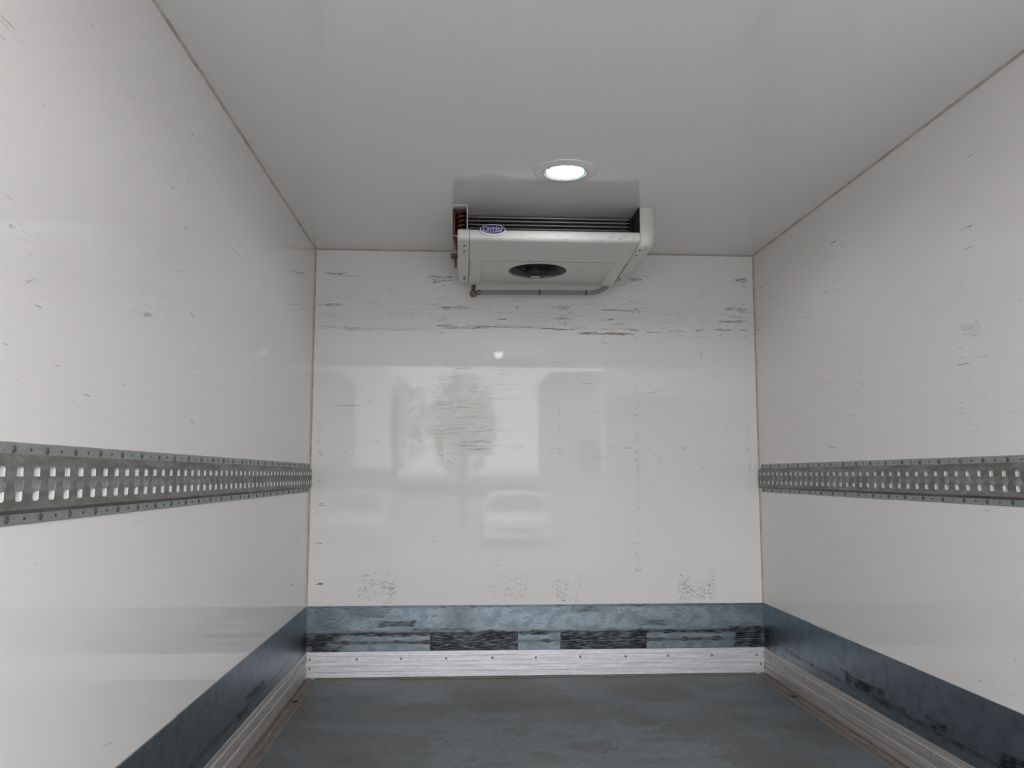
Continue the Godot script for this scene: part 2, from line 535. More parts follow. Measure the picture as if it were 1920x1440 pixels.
# surface of revolution about axis through base; profile of (radius, distance along axis)
func add_lathe(st: SurfaceTool, profile: Array, base: Vector3, axis: Vector3, n := 32) -> void:
	var a := axis.normalized()
	var u := a.cross(Vector3.RIGHT if absf(a.x) < 0.9 else Vector3.UP).normalized()
	var v := a.cross(u)
	for k in profile.size() - 1:
		var p: Vector2 = profile[k]
		var q: Vector2 = profile[k + 1]
		var nrm := Vector2(q.y - p.y, p.x - q.x)
		for i in n:
			var t0 := TAU * i / n
			var t1 := TAU * (i + 1) / n
			var d0 := u * cos(t0) + v * sin(t0)
			var d1 := u * cos(t1) + v * sin(t1)
			var out := (d0 + d1) * nrm.x + a * nrm.y * 2.0
			var p0 := base + d0 * p.x + a * p.y
			var p1 := base + d1 * p.x + a * p.y
			var q0 := base + d0 * q.x + a * q.y
			var q1 := base + d1 * q.x + a * q.y
			if q.x > 1e-6:
				tri(st, p0, q0, q1, out)
			if p.x > 1e-6:
				tri(st, p0, q1, p1, out)

func lathe(profile: Array, base: Vector3, axis: Vector3, n := 32, smooth := false) -> ArrayMesh:
	var st := start(smooth)
	add_lathe(st, profile, base, axis, n)
	return finish(st)

# round tube through points; radius may vary through a callable on the running length
func add_tube(st: SurfaceTool, pts: Array, r: float, n := 12, wave = null) -> void:
	var rings := []
	var run := 0.0
	var side := Vector3.ZERO
	for k in pts.size():
		var t: Vector3
		if k == 0:
			t = pts[1] - pts[0]
		elif k == pts.size() - 1:
			t = pts[k] - pts[k - 1]
		else:
			t = pts[k + 1] - pts[k - 1]
		t = t.normalized()
		if k > 0:
			run += pts[k].distance_to(pts[k - 1])
		if side == Vector3.ZERO:
			side = t.cross(Vector3.UP if absf(t.y) < 0.9 else Vector3.RIGHT).normalized()
		side = (side - t * side.dot(t)).normalized()
		var up := t.cross(side)
		var rr: float = r if not (wave != null) else r * wave.call(run)
		var ring := []
		for i in n:
			ring.append(pts[k] + (side * cos(TAU * i / n) + up * sin(TAU * i / n)) * rr)
		rings.append(ring)
	for k in pts.size() - 1:
		for i in n:
			var j := (i + 1) % n
			var out: Vector3 = rings[k][i] + rings[k][j] - pts[k] * 2.0
			quad(st, rings[k][i], rings[k][j], rings[k + 1][j], rings[k + 1][i], out)
	for e in [[0, 1], [pts.size() - 1, pts.size() - 2]]:
		for i in range(1, n - 1):
			tri(st, rings[e[0]][0], rings[e[0]][i], rings[e[0]][i + 1], pts[e[0]] - pts[e[1]])

func tube(pts: Array, r: float, n := 12, wave = null) -> ArrayMesh:
	var st := start(true)
	add_tube(st, pts, r, n, wave)
	return finish(st)

func bend(control: Array, steps := 24) -> Array:
	var c := Curve3D.new()
	c.bake_interval = 0.004
	for k in control.size():
		var h := Vector3.ZERO
		if k > 0 and k < control.size() - 1:
			h = (control[k + 1] - control[k - 1]) * 0.18
		c.add_point(control[k], -h, h)
	var out := []
	var l := c.get_baked_length()
	for i in steps + 1:
		out.append(c.sample_baked(l * i / steps, true))
	return out

# ---------------------------------------------------------------- surface images
func smudge(img: Image, x: int, y: int, c: Color, a: float) -> void:
	if x < 0 or y < 0 or x >= img.get_width() or y >= img.get_height() or a <= 0.0:
		return
	img.set_pixel(x, y, img.get_pixel(x, y).lerp(c, minf(a, 1.0)))

# one rubbed streak, broken up along its length
func streak(img: Image, a: Vector2, b: Vector2, w: float, c: Color, strength: float) -> void:
	var steps := maxi(2, int(a.distance_to(b)))
	var n := Vector2(-(b - a).y, (b - a).x).normalized()
	var rough := rng.randf()
	for k in steps + 1:
		var t := float(k) / steps
		var ends := minf(1.0, minf(t, 1.0 - t) * 5.0 + 0.3)
		rough = clampf(rough + rng.randf_range(-0.32, 0.34), 0.05, 1.1)
		var p := a.lerp(b, t)
		var ww := w * (0.5 + 0.5 * ends)
		var i := -ww
		while i <= ww:
			var q := p + n * i
			smudge(img, int(q.x), int(q.y), c, strength * ends * rough * (1.0 - 0.5 * absf(i) / maxf(ww, 0.5)))
			i += 0.7

func rub_marks(img: Image, scale: Vector2, list: Array, to_px: Callable, softness := 1.05) -> void:
	var dark := Color8(62, 60, 58)
	for m in list:
		var vertical: bool = m.size() > 6 and m[6] == 1
		for k in (m[4] if m.size() > 6 or m[1] > 0.45 else m[4] * 2):
			var x: float = m[0] + rng.randf_range(-0.5, 0.5) * m[2]
			var y: float = m[1] + clampf(rng.randfn(0.0, 0.28), -0.5, 0.5) * m[3]
			var l: float = clampf(m[2] * rng.randf_range(0.15, 0.7), 0.004, 0.16)
			var tilt := rng.randf_range(-0.12, 0.12)
			var d := Vector2(l, l * tilt) * 0.5
			if m.size() == 6 and m[1] < 0.45:   # low on the wall the dirt sits in short flecks
				d = Vector2(rng.randf_range(-0.011, 0.011), rng.randf_range(-0.005, 0.005))
			elif m.size() == 6 and m[3] > m[2] * 1.6:   # upright rows of short ticks
				d = Vector2(rng.randf_range(0.002, 0.008), rng.randf_range(-0.006, 0.002))
			if vertical:
				d = Vector2(rng.randf_range(-0.3, 0.3), 1.0) * rng.randf_range(0.004, 0.012)
			streak(img, to_px.call(x - d.x, y - d.y), to_px.call(x + d.x, y + d.y), rng.randf_range(0.25, 0.9), dark, m[5] * softness * (1.4 if m[1] < 0.45 else 1.0) * rng.randf_range(0.3, 1.0))

func front_image() -> Image:
	var w := 2048
	var h := 1920
	var img := Image.create(w, h, false, Image.FORMAT_RGB8)
	img.fill(PANEL)
	var px := func(x: float, y: float) -> Vector2: return Vector2((x + HALF) / (2.0 * HALF) * w, (1.0 - y / HIGH) * h)
	rub_marks(img, Vector2(w, h), FRONT_SCUFFS, px)
	# brown rub where the load has chafed the skin under the cooler
	for k in 26:
		var x := rng.randf_range(0.18, 0.42)
		streak(img, px.call(x, 1.653 + rng.randfn(0.0, 0.004)), px.call(x + 0.07, 1.653 + rng.randfn(0.0, 0.004)), 1.6, Color8(120, 104, 90), 0.5)
	return img

func side_image(scratches: Array, scuffs: Array) -> Image:
	var w := 2048
	var h := 1024
	var img := Image.create(w, h, false, Image.FORMAT_RGB8)
	img.fill(PANEL)
	var px := func(z: float, y: float) -> Vector2: return Vector2(z / LENGTH * w, (1.0 - y / HIGH) * h)
	rub_marks(img, Vector2(w, h), scuffs, px, 0.42)
	for s in scratches:
		streak(img, px.call(s[0], s[1]), px.call(s[2], s[3]), 0.3 * s[5], Color8(72, 68, 64), s[4] * 0.8)
	return img

# scuffs on the rolled lip of the drip pan; rows follow the rolled sheet round from its top edge
func lip_image() -> Image:
	var img := Image.create(1024, 512, false, Image.FORMAT_RGB8)
	img.fill(Color8(226, 225, 220))
	for k in 150:
		var u := fposmod(rng.randf_range(-0.485, 0.508) if k < 80 else rng.randf_range(0.2, 0.5), 1.0) * 1024.0
		var v := clampf(rng.randfn(0.085, 0.022), 0.02, 0.2) * 512.0
		var l := rng.randf_range(3.0, 26.0)
		streak(img, Vector2(u, v), Vector2(u + l, v + rng.randf_range(-1.5, 1.5)), 0.5, Color8(92, 88, 84), rng.randf_range(0.15, 0.6))
	for k in 26:
		var at := Vector2(rng.randf() * 1024.0, rng.randf_range(0.14, 0.5) * 512.0)
		streak(img, at, at + Vector2(rng.randf_range(-14.0, 14.0), rng.randf_range(-5.0, 5.0)), 0.5, Color8(110, 106, 102), 0.4)
	return img

func grain(frequency: float, seed_value: int, octaves := 3) -> FastNoiseLite:
	var n := FastNoiseLite.new()
	n.noise_type = FastNoiseLite.TYPE_SIMPLEX_SMOOTH
	n.seed = seed_value
	n.frequency = frequency
	n.fractal_octaves = octaves
	return n

# scuffed kick panel: worn film with rubbed-in rubber and dirt; marks are [t0, t1, y0, y1, strength]
func kick_image(w: int, h: int, length: float, high: float, base: Color, wear: Color, wear_amount: float, dirt: Color, marks: Array, seed_value: int, fleck: float) -> Image:
	var img := Image.create(w, h, false, Image.FORMAT_RGB8)
	var fine := grain(0.9, seed_value)
	var wide := grain(0.09, seed_value + 1, 4)
	var streaky := grain(0.5, seed_value + 2, 4)
	for j in h:
		var y := (1.0 - (j + 0.5) / h) * high
		for i in w:
			var t := (i + 0.5) / w * length
			var a := fine.get_noise_2d(t * 300.0, y * 500.0)
			var b := wide.get_noise_2d(t * 120.0, y * 160.0)
			var c := streaky.get_noise_2d(t * 28.0, y * 420.0)
			var v := clampf(0.5 + wear_amount * (0.9 * b + 0.5 * c + 0.35 * a), 0.0, 1.0)
			var col := base.lerp(wear, v)
			var d := clampf(1.9 * (c * 0.75 + b * 0.6 - 0.27), 0.0, 1.0) * fleck
			for m in marks:
				var soft: float = 0.0015 if m.size() > 5 else 0.05
				var inside := minf(smoothstep(-soft, soft, minf(t - m[0], m[1] - t) + b * soft * 2.0), smoothstep(-0.006, 0.006, minf(y - m[2], m[3] - y) + b * 0.012))
				if inside > 0.0:
					d = maxf(d, inside * clampf(m[4] * (0.85 + 1.6 * c + 0.8 * a + 0.5 * b), 0.0, 1.0))
			img.set_pixel(i, j, col.lerp(dirt, d))
	return img

func floor_image() -> Image:
	var w := 640
	var h := 1280
	var img := Image.create(w, h, false, Image.FORMAT_RGB8)
	var wide := grain(1.0, 71, 3)
	var patch := grain(1.0, 72, 4)
	var fine := grain(1.0, 73, 2)
	var grey := FLOOR_GREY
	var teal := FLOOR_TEAL
	var brown := FLOOR_BROWN
	var spots := SPOTS
	for j in h:
		var z := (j + 0.5) / h * LENGTH
		for i in w:
			var x := (i + 0.5) / w * 2.0 * HALF - HALF
			var p := patch.get_noise_2d(x * 1.6 + 3.0, z * 2.6)
			var q := wide.get_noise_2d(x * 2.7 - 9.0, z * 3.6 + 5.0)
			var f := fine.get_noise_2d(x * 28.0, z * 60.0)
			var worn := smoothstep(0.05, 0.3, p + f * 0.16) * 0.45
			# the trodden pale area down the middle and smaller worn spots, each with a ragged edge
			var ragged := 0.16 * q + 0.05 * f + 0.10 * p
			if x > -0.47 + ragged * 0.3 and x < 0.5 + ragged * 2.0 and z > 0.78 + ragged * 0.8:
				worn = maxf(worn, smoothstep(-0.3, 0.05, q + 0.3 * f + 0.12))
			var soiled := smoothstep(0.2, 0.5, q + f * 0.15) * 0.4
			for s in spots:
				var d := Vector2((x - s[0]) / s[2], (z - s[1]) / s[3]).length() + ragged * 1.6
				var a := 1.0 - smoothstep(0.7, 1.15, d)
				if s[4] > 0.0:
					worn = maxf(worn, a * s[4])
				else:
					soiled = maxf(soiled, -a * s[4])
			var c := grey.lerp(teal, worn * 0.85)
			c = c.lerp(brown, soiled)
			var k := 1.0 + 0.11 * f + 0.08 * p
			img.set_pixel(i, j, Color(c.r * k, c.g * k, c.b * k))
	for k in 260:   # crumbs of dust and small scrapes
		var at := Vector2(rng.randf() * w, rng.randf() * h)
		if rng.randf() < 0.4:
			smudge(img, int(at.x), int(at.y), Color8(200, 200, 196), 0.7)
		else:
			var d := Vector2(rng.randf_range(2.0, 14.0), rng.randf_range(-2.0, 2.0))
			streak(img, at, at + d, 0.5, Color8(60, 62, 62) if rng.randf() < 0.6 else Color8(150, 152, 150), 0.35)
	return img

# metal with grime: long stains that follow the section
func metal_image(w: int, h: int, bright: Color, stain: Color, amount: float, along: float, across: float, seed_value: int) -> Image:
	var img := Image.create(w, h, false, Image.FORMAT_RGB8)
	var a := grain(1.0, seed_value, 4)
	var b := grain(1.0, seed_value + 1, 3)
	for j in h:
		for i in w:
			var t := float(i) / w
			var s := float(j) / h
			var v := a.get_noise_2d(t * along, s * across) * 0.8 + b.get_noise_2d(t * along * 6.0, s * across * 2.0) * 0.5
			img.set_pixel(i, j, bright.lerp(stain, clampf(0.5 + v * 1.6, 0.0, 1.0) * amount))
	return img

func tex(img: Image) -> ImageTexture:
	img.generate_mipmaps()
	return ImageTexture.create_from_image(img)

# ---------------------------------------------------------------- the scene
const PANEL := Color(0.962, 0.951, 0.941)
const SPOTS := [[-0.18, 0.28, 0.28, 0.34, -0.8], [0.46, 0.30, 0.2, 0.2, -0.7], [-0.45, 0.34, 0.24, 0.14, 0.7], [-0.86, 0.34, 0.16, 0.2, 0.5], [0.86, 0.30, 0.24, 0.2, 0.7]]   # [x, z, half width, half depth, + worn pale, - soiled]
const FLOOR_GREY := Color8(100, 102, 105)
const FLOOR_TEAL := Color8(112, 124, 127)
const FLOOR_BROWN := Color8(86, 85, 80)

func _ready() -> void:
	rng.seed = 20240
	# camera, at the open rear doors
	var cam := Camera3D.new()
	cam.name = "camera"
	cam.fov = 48.652
	cam.near = 0.05
	cam.far = 200.0
	add_child(cam)
	cam.position = Vector3(-0.365, 0.953, 4.150)
	cam.rotation_degrees = Vector3(6.105, -3.278, 0.044)
	cam.current = true
	# overcast sky: the daylight comes in through the rear opening
	var env := Environment.new()
	var sky := Sky.new()
	var sm := ProceduralSkyMaterial.new()
	sm.sky_top_color = Color(0.86, 0.868, 0.885)
	sm.sky_horizon_color = Color(0.945, 0.943, 0.945)
	sm.sky_curve = 0.25
	sm.ground_horizon_color = Color(0.5, 0.5, 0.5)
	sm.ground_bottom_color = Color(0.35, 0.35, 0.35)
	sm.sky_energy_multiplier = 2.2
	sm.ground_energy_multiplier = 1.0
	sky.sky_material = sm
	env.background_mode = Environment.BG_SKY
	env.sky = sky
	env.ambient_light_source = Environment.AMBIENT_SOURCE_SKY
	env.tonemap_mode = Environment.TONE_MAPPER_LINEAR
	env.tonemap_exposure = 1.29
	env.sdfgi_enabled = true
	env.ssao_enabled = true
	env.ssil_enabled = true
	var we := WorldEnvironment.new()
	we.name = "world_environment"
	we.environment = env
	add_child(we)

	materials()
	build_body()
	build_kick_panels()
	build_scuff_rails()
	build_sealant()
	build_cargo_rail(-1.0)
	build_cargo_rail(1.0)
	build_cooler()
	build_lamp(Vector3(0.002, HIGH, 1.15), "lit round ceiling lamp beside the cooling unit", true)
	build_lamp(Vector3(-0.05, HIGH, 3.45), "lit round ceiling lamp near the rear doors", false)
	build_debris()
	build_added_doors()
	build_added_doors()
	build_yard()

func materials() -> void:
	M.panel_front = textured(tex(front_image()), 0.03)
	M.panel_left = textured(tex(side_image(LEFT_SCRATCHES, LEFT_SCUFFS)), 0.03)
	M.panel_right = textured(tex(side_image(RIGHT_SCRATCHES, RIGHT_SCUFFS)), 0.03)
	M.panel = mat(PANEL, 0.015)
	for k in [M.panel_front, M.panel_left, M.panel_right]:
		k.metallic_specular = 0.36   # gel coat
	M.floor = textured(tex(floor_image()), 0.55)
	M.aluminium = textured(tex(metal_image(1024, 128, Color8(242, 240, 244), Color8(156, 154, 160), 0.25, 8.0, 9.0, 11)), 0.42, 0.75)
	M.aluminium_side = textured(tex(metal_image(1024, 128, Color8(206, 202, 199), Color8(150, 145, 141), 0.35, 5.0, 9.0, 21)), 0.5, 0.6)  # side rails: a darker tone than the front rail, with long stains
	M.galvanised = textured(tex(metal_image(512, 128, Color8(176, 180, 178), Color8(142, 145, 143), 0.5, 30.0, 3.0, 31)), 0.5, 0.55)
	M.galvanised_dirty = textured(tex(metal_image(1024, 64, Color8(150, 150, 147), Color8(112, 110, 106), 0.7, 16.0, 4.0, 41)), 0.55, 0.5)
	M.rivet = mat(Color8(150, 152, 150), 0.45, 0.7)
	M.sealant = textured(tex(metal_image(1024, 16, Color8(214, 206, 196), Color8(168, 142, 122), 0.6, 40.0, 2.0, 51)), 0.6)
	M.floor_seal = textured(tex(metal_image(1024, 32, Color8(128, 119, 111), Color8(90, 84, 78), 0.7, 14.0, 6.0, 61)), 0.6)
	M.white_metal = mat(Color8(226, 225, 220), 0.45)
	M.white_lip = textured(tex(lip_image()), 0.45)
	M.white_plastic = mat(Color8(224, 222, 216), 0.4)
	M.coil = mat(Color8(186, 186, 188), 0.5, 0.5)
	M.dark_grey = mat(Color8(58, 56, 58), 0.9)  # dark grey of the plates at the right end of the coil
	M.coil_tube = mat(Color8(214, 212, 215), 0.5, 0.3)
	M.copper = mat(Color8(128, 78, 62), 0.5, 0.7)
	M.bay = mat(Color8(166, 168, 166), 0.5, 0.5)
	M.black = mat(Color8(20, 20, 22), 0.55)
	M.fan_black = mat(Color8(30, 30, 33), 0.6)
	M.motor = mat(Color8(50, 50, 53), 0.5, 0.3)
	M.sticker = mat(Color8(200, 200, 198), 0.4, 0.3)
	M.hose = mat(Color8(148, 148, 146), 0.5)
	M.fitting = mat(Color8(120, 112, 106), 0.4, 0.5)
	M.badge_white = mat(Color8(228, 228, 226), 0.35)
	M.badge_blue = mat(Color8(44, 34, 118), 0.35)
	M.rivet_dull = mat(Color8(112, 114, 112), 0.5, 0.6)
	M.copper_light = mat(Color8(170, 140, 132), 0.4, 0.6)
	M.shroud = mat(Color8(150, 152, 154), 0.5)
	M.wire = mat(Color8(46, 46, 50), 0.5, 0.3)
	M.bezel = mat(PANEL, 0.15)
	M.rim = mat(Color8(226, 232, 234), 0.25)
	M.reflector = mat(Color8(176, 190, 192), 0.3, 0.2)
	M.led_glow = mat(Color8(240, 244, 246), 0.4)
	M.led_glow.emission_enabled = true
	M.led_glow.emission = Color(0.95, 0.98, 1.0)
	M.led_glow.emission_energy_multiplier = 1.15
	M.led_dot = mat(Color8(250, 250, 250), 0.3)
	M.led_dot.emission_enabled = true
	M.led_dot.emission = Color(0.95, 0.98, 1.0)
	M.led_dot.emission_energy_multiplier = 3.5
	M.slot_white = mat(Color8(236, 236, 232), 0.6)
	M.asphalt = mat(Color8(140, 140, 140), 0.85)
	M.car_paint = mat(Color8(236, 236, 236), 0.25)
	M.car_glass = mat(Color8(40, 44, 48), 0.1)
	M.leaf = mat(Color8(96, 112, 72), 0.7)
	M.bark = mat(Color8(92, 80, 68), 0.9)
	M.render_wall = mat(Color8(196, 194, 190), 0.8)
	M.render_cap = mat(Color8(150, 150, 150), 0.7)
	M.screw = mat(Color8(96, 94, 90), 0.45, 0.7)

func build_body() -> void:
	var t := 0.08
	var uv_front := func(p: Vector3) -> Vector2: return Vector2((p.x + HALF) / (2.0 * HALF), 1.0 - p.y / HIGH)
	var uv_side := func(p: Vector3) -> Vector2: return Vector2(p.z / LENGTH, 1.0 - p.y / HIGH)
	var uv_floor := func(p: Vector3) -> Vector2: return Vector2((p.x + HALF) / (2.0 * HALF), p.z / LENGTH)
	struct("wall_front", slab(Vector3(-HALF - t, -t, -t), Vector3(HALF + t, HIGH + t, 0), uv_front), M.panel_front, "glossy white bulkhead wall with dark rub marks behind the cooling unit", "wall")
	struct("wall_left", slab(Vector3(-HALF - t, -t, 0), Vector3(-HALF, HIGH + t, LENGTH), uv_side), M.panel_left, "scratched glossy white side wall left of the bulkhead", "wall")
	struct("wall_right", slab(Vector3(HALF, -t, 0), Vector3(HALF + t, HIGH + t, LENGTH), uv_side), M.panel_right, "scratched glossy white side wall right of the bulkhead", "wall")
	struct("ceiling", slab(Vector3(-HALF, HIGH, 0), Vector3(HALF, HIGH + t, LENGTH)), M.panel, "glossy white ceiling panel of the cargo box", "ceiling")
	struct("floor", slab(Vector3(-HALF, -t, 0), Vector3(HALF, 0, LENGTH), uv_floor), M.floor, "worn grey cargo floor with paler teal patches", "floor")

func build_kick_panels() -> void:
	# front: upper sheet, and a lower rubbing strip of two ribs that stands a little proud
	var length := 2.0 * HALF
	var marks := [
		[0.0, 0.14, 0.126, 0.208, 1.0], [0.0, 0.59, 0.196, 0.212, 0.85], [0.0, 0.6, 0.160, 0.172, 0.75],
		[0.584, 1.002, 0.12, 0.212, 0.85, 1], [1.204, 1.621, 0.12, 0.212, 0.8, 1], [0.584, 0.70, 0.12, 0.212, 1.0, 1], [0.86, 1.002, 0.165, 0.212, 1.0, 1], [1.204, 1.28, 0.12, 0.212, 1.0, 1], [1.54, 1.621, 0.12, 0.212, 1.0, 1],
		[1.002, 1.204, 0.198, 0.212, 0.8], [1.002, 1.204, 0.164, 0.172, 0.75],
		[1.621, 2.2, 0.198, 0.212, 0.85], [1.621, 2.2, 0.162, 0.174, 0.75], [2.06, 2.2, 0.13, 0.225, 0.95],
		[0.0, 2.2, 0.208, 0.216, 0.45], [0.05, 0.16, 0.22, 0.335, 0.3], [0.2, 0.36, 0.28, 0.33, 0.35], [0.68, 0.76, 0.22, 0.335, 0.3],
		[0.36, 0.5, 0.238, 0.262, 0.55], [0.5, 0.78, 0.214, 0.228, 0.5], [1.28, 1.42, 0.3, 0.335, 0.4], [1.6, 1.72, 0.235, 0.26, 0.4], [0.0, 2.2, 0.325, 0.335, 0.4]]
	M.kick_front = textured(tex(kick_image(2048, 208, length, SKIRT, KICK_BASE, KICK_WORN, 1.3, KICK_DIRT, marks, 81, 0.62)), 0.37, 0.96)
	var uv := func(p: Vector3) -> Vector2: return Vector2((p.x + HALF) / length, 1.0 - p.y / SKIRT)
	var front := struct("baseboard_front", slab(Vector3(-HALF + 0.005, 0.209, 0.0), Vector3(HALF - 0.005, SKIRT, 0.004), uv), M.kick_front, "scuffed blue-grey kick panel along the foot of the bulkhead", "kick panel")
	for rib in [[0.126, 0.165], [0.167, 0.208]]:
		part("rubbing_strip", slab(Vector3(-HALF + 0.005, rib[0], 0.0), Vector3(HALF - 0.005, rib[1], 0.007), uv, 0.0015), M.kick_front, front)
	# sides
	for s in [-1.0, 1.0]:
		var side_marks := [[0.0, 0.12, 0.126, 0.22, 0.7], [0.92, 1.14, 0.172, 0.205, 1.0], [1.06, 1.3, 0.16, 0.18, 0.5], [1.5, 1.58, 0.18, 0.2, 0.8], [1.84, 2.3, 0.16, 0.21, 0.8], [0.3, 2.9, 0.160, 0.172, 0.4]]
		if s < 0.0:
			side_marks = [[0.0, 0.12, 0.126, 0.22, 0.7], [0.9, 1.1, 0.178, 0.2, 0.9], [1.1, 1.22, 0.15, 0.165, 0.7], [0.5, 2.9, 0.162, 0.172, 0.4]]
		var m := textured(tex(kick_image(1536, 96, LENGTH, SKIRT, KICK_BASE, KICK_WORN, 0.6, KICK_DIRT, side_marks, 91 + int(s), 0.25)), 0.37, 0.96)
		var uvs := func(p: Vector3) -> Vector2: return Vector2(p.z / LENGTH, 1.0 - p.y / SKIRT)
		var joint := 0.569 if s > 0.0 else 1.835
		var x0 := minf(s * HALF, s * (HALF - 0.005))
		var called := "baseboard_left" if s < 0.0 else "baseboard_right"
		var o := struct(called, slab(Vector3(x0, 0.126, 0.008), Vector3(x0 + 0.005, SKIRT, joint - 0.0012), uvs), m, "blue-grey kick panel along the foot of the %s wall" % ("left" if s < 0.0 else "right"), "kick panel")
		part("panel", slab(Vector3(x0, 0.126, joint + 0.0012), Vector3(x0 + 0.005, SKIRT - 0.002, LENGTH), uvs), m, o)

const KICK_BASE := Color8(118, 130, 138)
const KICK_WORN := Color8(154, 167, 176)
const KICK_DIRT := Color8(44, 42, 44)

func build_scuff_rails() -> void:
	var section := [Vector2(0, 0.1255), Vector2(0.006, 0.1255), Vector2(0.0075, 0.1245), Vector2(0.0075, 0.105), Vector2(0.011, 0.103), Vector2(0.011, 0.081), Vector2(0.0055, 0.079), Vector2(0.0055, 0.060), Vector2(0.010, 0.058), Vector2(0.010, 0.037), Vector2(0.005, 0.0355), Vector2(0.005, 0.0335), Vector2(0.010, 0.032), Vector2(0.010, 0.008), Vector2(0.006, 0.006), Vector2(0, 0.006)]
	var rivet := lathe([Vector2(0.0062, 0.0), Vector2(0.0058, 0.0014), Vector2(0.004, 0.0028), Vector2(0.0016, 0.0034), Vector2(0.0014, 0.0022), Vector2(0.0, 0.0022)], Vector3.ZERO, Vector3.BACK, 12)
	var st := start()
	add_extrusion(st, section, func(p: Vector2, t: float) -> Vector3: return Vector3(t, p.y, p.x), -HALF + 0.012, HALF - 0.012, Vector2(0.45, 7.0))
	var o := struct("trim_1", finish(st), M.aluminium, "ribbed bright aluminium scuff rail at the foot of the bulkhead", "scuff rail")
	for k in 11:
		part("rivet", rivet, M.rivet, o, Vector3(-1.076 + 0.2125 * k + (0.006 if k % 3 == 1 else 0.0), 0.092 - 0.0015 * (k % 2), 0.011))
	for x in [-1.076, 1.076]:
		part("rivet", rivet, M.rivet, o, Vector3(x, 0.048, 0.010))
	st = start()
	add_extrusion(st, [Vector2(0, 0), Vector2(0.018, 0), Vector2(0.016, 0.005), Vector2(0.010, 0.0065), Vector2(0, 0.0065)], func(p: Vector2, t: float) -> Vector3: return Vector3(t, p.y, p.x), -HALF + 0.05, HALF - 0.05, Vector2(0.5, 20.0))
	struct("trim_2", finish(st), M.floor_seal, "dirty sealant bead between the front scuff rail and the floor", "sealant")
	for s in [-1.0, 1.0]:
		st = start()
		add_extrusion(st, section, func(p: Vector2, t: float) -> Vector3: return Vector3(s * (HALF - p.x), p.y, t), 0.012, LENGTH, Vector2(0.24, 7.0))
		o = struct("trim_3" if s < 0.0 else "trim_4", finish(st), M.aluminium_side, "ribbed aluminium scuff rail along the %s wall" % ("left" if s < 0.0 else "right"), "scuff rail")
		var turned := lathe([Vector2(0.0062, 0.0), Vector2(0.0058, 0.0014), Vector2(0.004, 0.0028), Vector2(0.0016, 0.0034), Vector2(0.0, 0.0034)], Vector3.ZERO, Vector3(-s, 0, 0), 12)
		for k in 21:
			part("rivet", turned, M.rivet, o, Vector3(s * (HALF - 0.011), 0.095, 0.1 + 0.2 * k))
		st = start()
		add_extrusion(st, [Vector2(0, 0), Vector2(0.062, 0), Vector2(0.058, 0.0035), Vector2(0.034, 0.005), Vector2(0.030, 0.010), Vector2(0.022, 0.010), Vector2(0.018, 0.006), Vector2(0, 0.006)], func(p: Vector2, t: float) -> Vector3: return Vector3(s * (HALF - p.x), p.y, t), 0.02, LENGTH, Vector2(0.5, 14.0))
		struct("trim_5" if s < 0.0 else "trim_6", finish(st), M.floor_seal, "brownish floor edge strip beside the %s scuff rail" % ("left" if s < 0.0 else "right"), "floor strip")

func build_sealant() -> void:
	var bead := [Vector2(0, 0), Vector2(0.0065, 0), Vector2(0.004, 0.002), Vector2(0.002, 0.004), Vector2(0, 0.0065)]
	var st := start()
	add_extrusion(st, bead, func(p: Vector2, t: float) -> Vector3: return Vector3(t, HIGH - p.y, p.x), -HALF, HALF, Vector2(0.45, 40.0))
	struct("trim_7", finish(st), M.sealant, "brown-stained sealant line between the bulkhead and the ceiling", "sealant")
	for s in [-1.0, 1.0]:
		var side := "left" if s < 0.0 else "right"
		st = start()
		add_extrusion(st, bead, func(p: Vector2, t: float) -> Vector3: return Vector3(s * (HALF - p.x), HIGH - p.y, t), 0.009, LENGTH, Vector2(0.23, 40.0))
		struct("trim_8" if s < 0.0 else "trim_9", finish(st), M.sealant, "brown-stained sealant line between the %s wall and the ceiling" % side, "sealant")
		st = start()
		add_extrusion(st, bead, func(p: Vector2, t: float) -> Vector3: return Vector3(s * (HALF - p.x), t, p.y), SKIRT, HIGH - 0.009, Vector2(0.45, 40.0))
		struct("trim_10" if s < 0.0 else "trim_11", finish(st), M.sealant, "upright sealant line between the bulkhead and the %s wall" % side, "sealant")

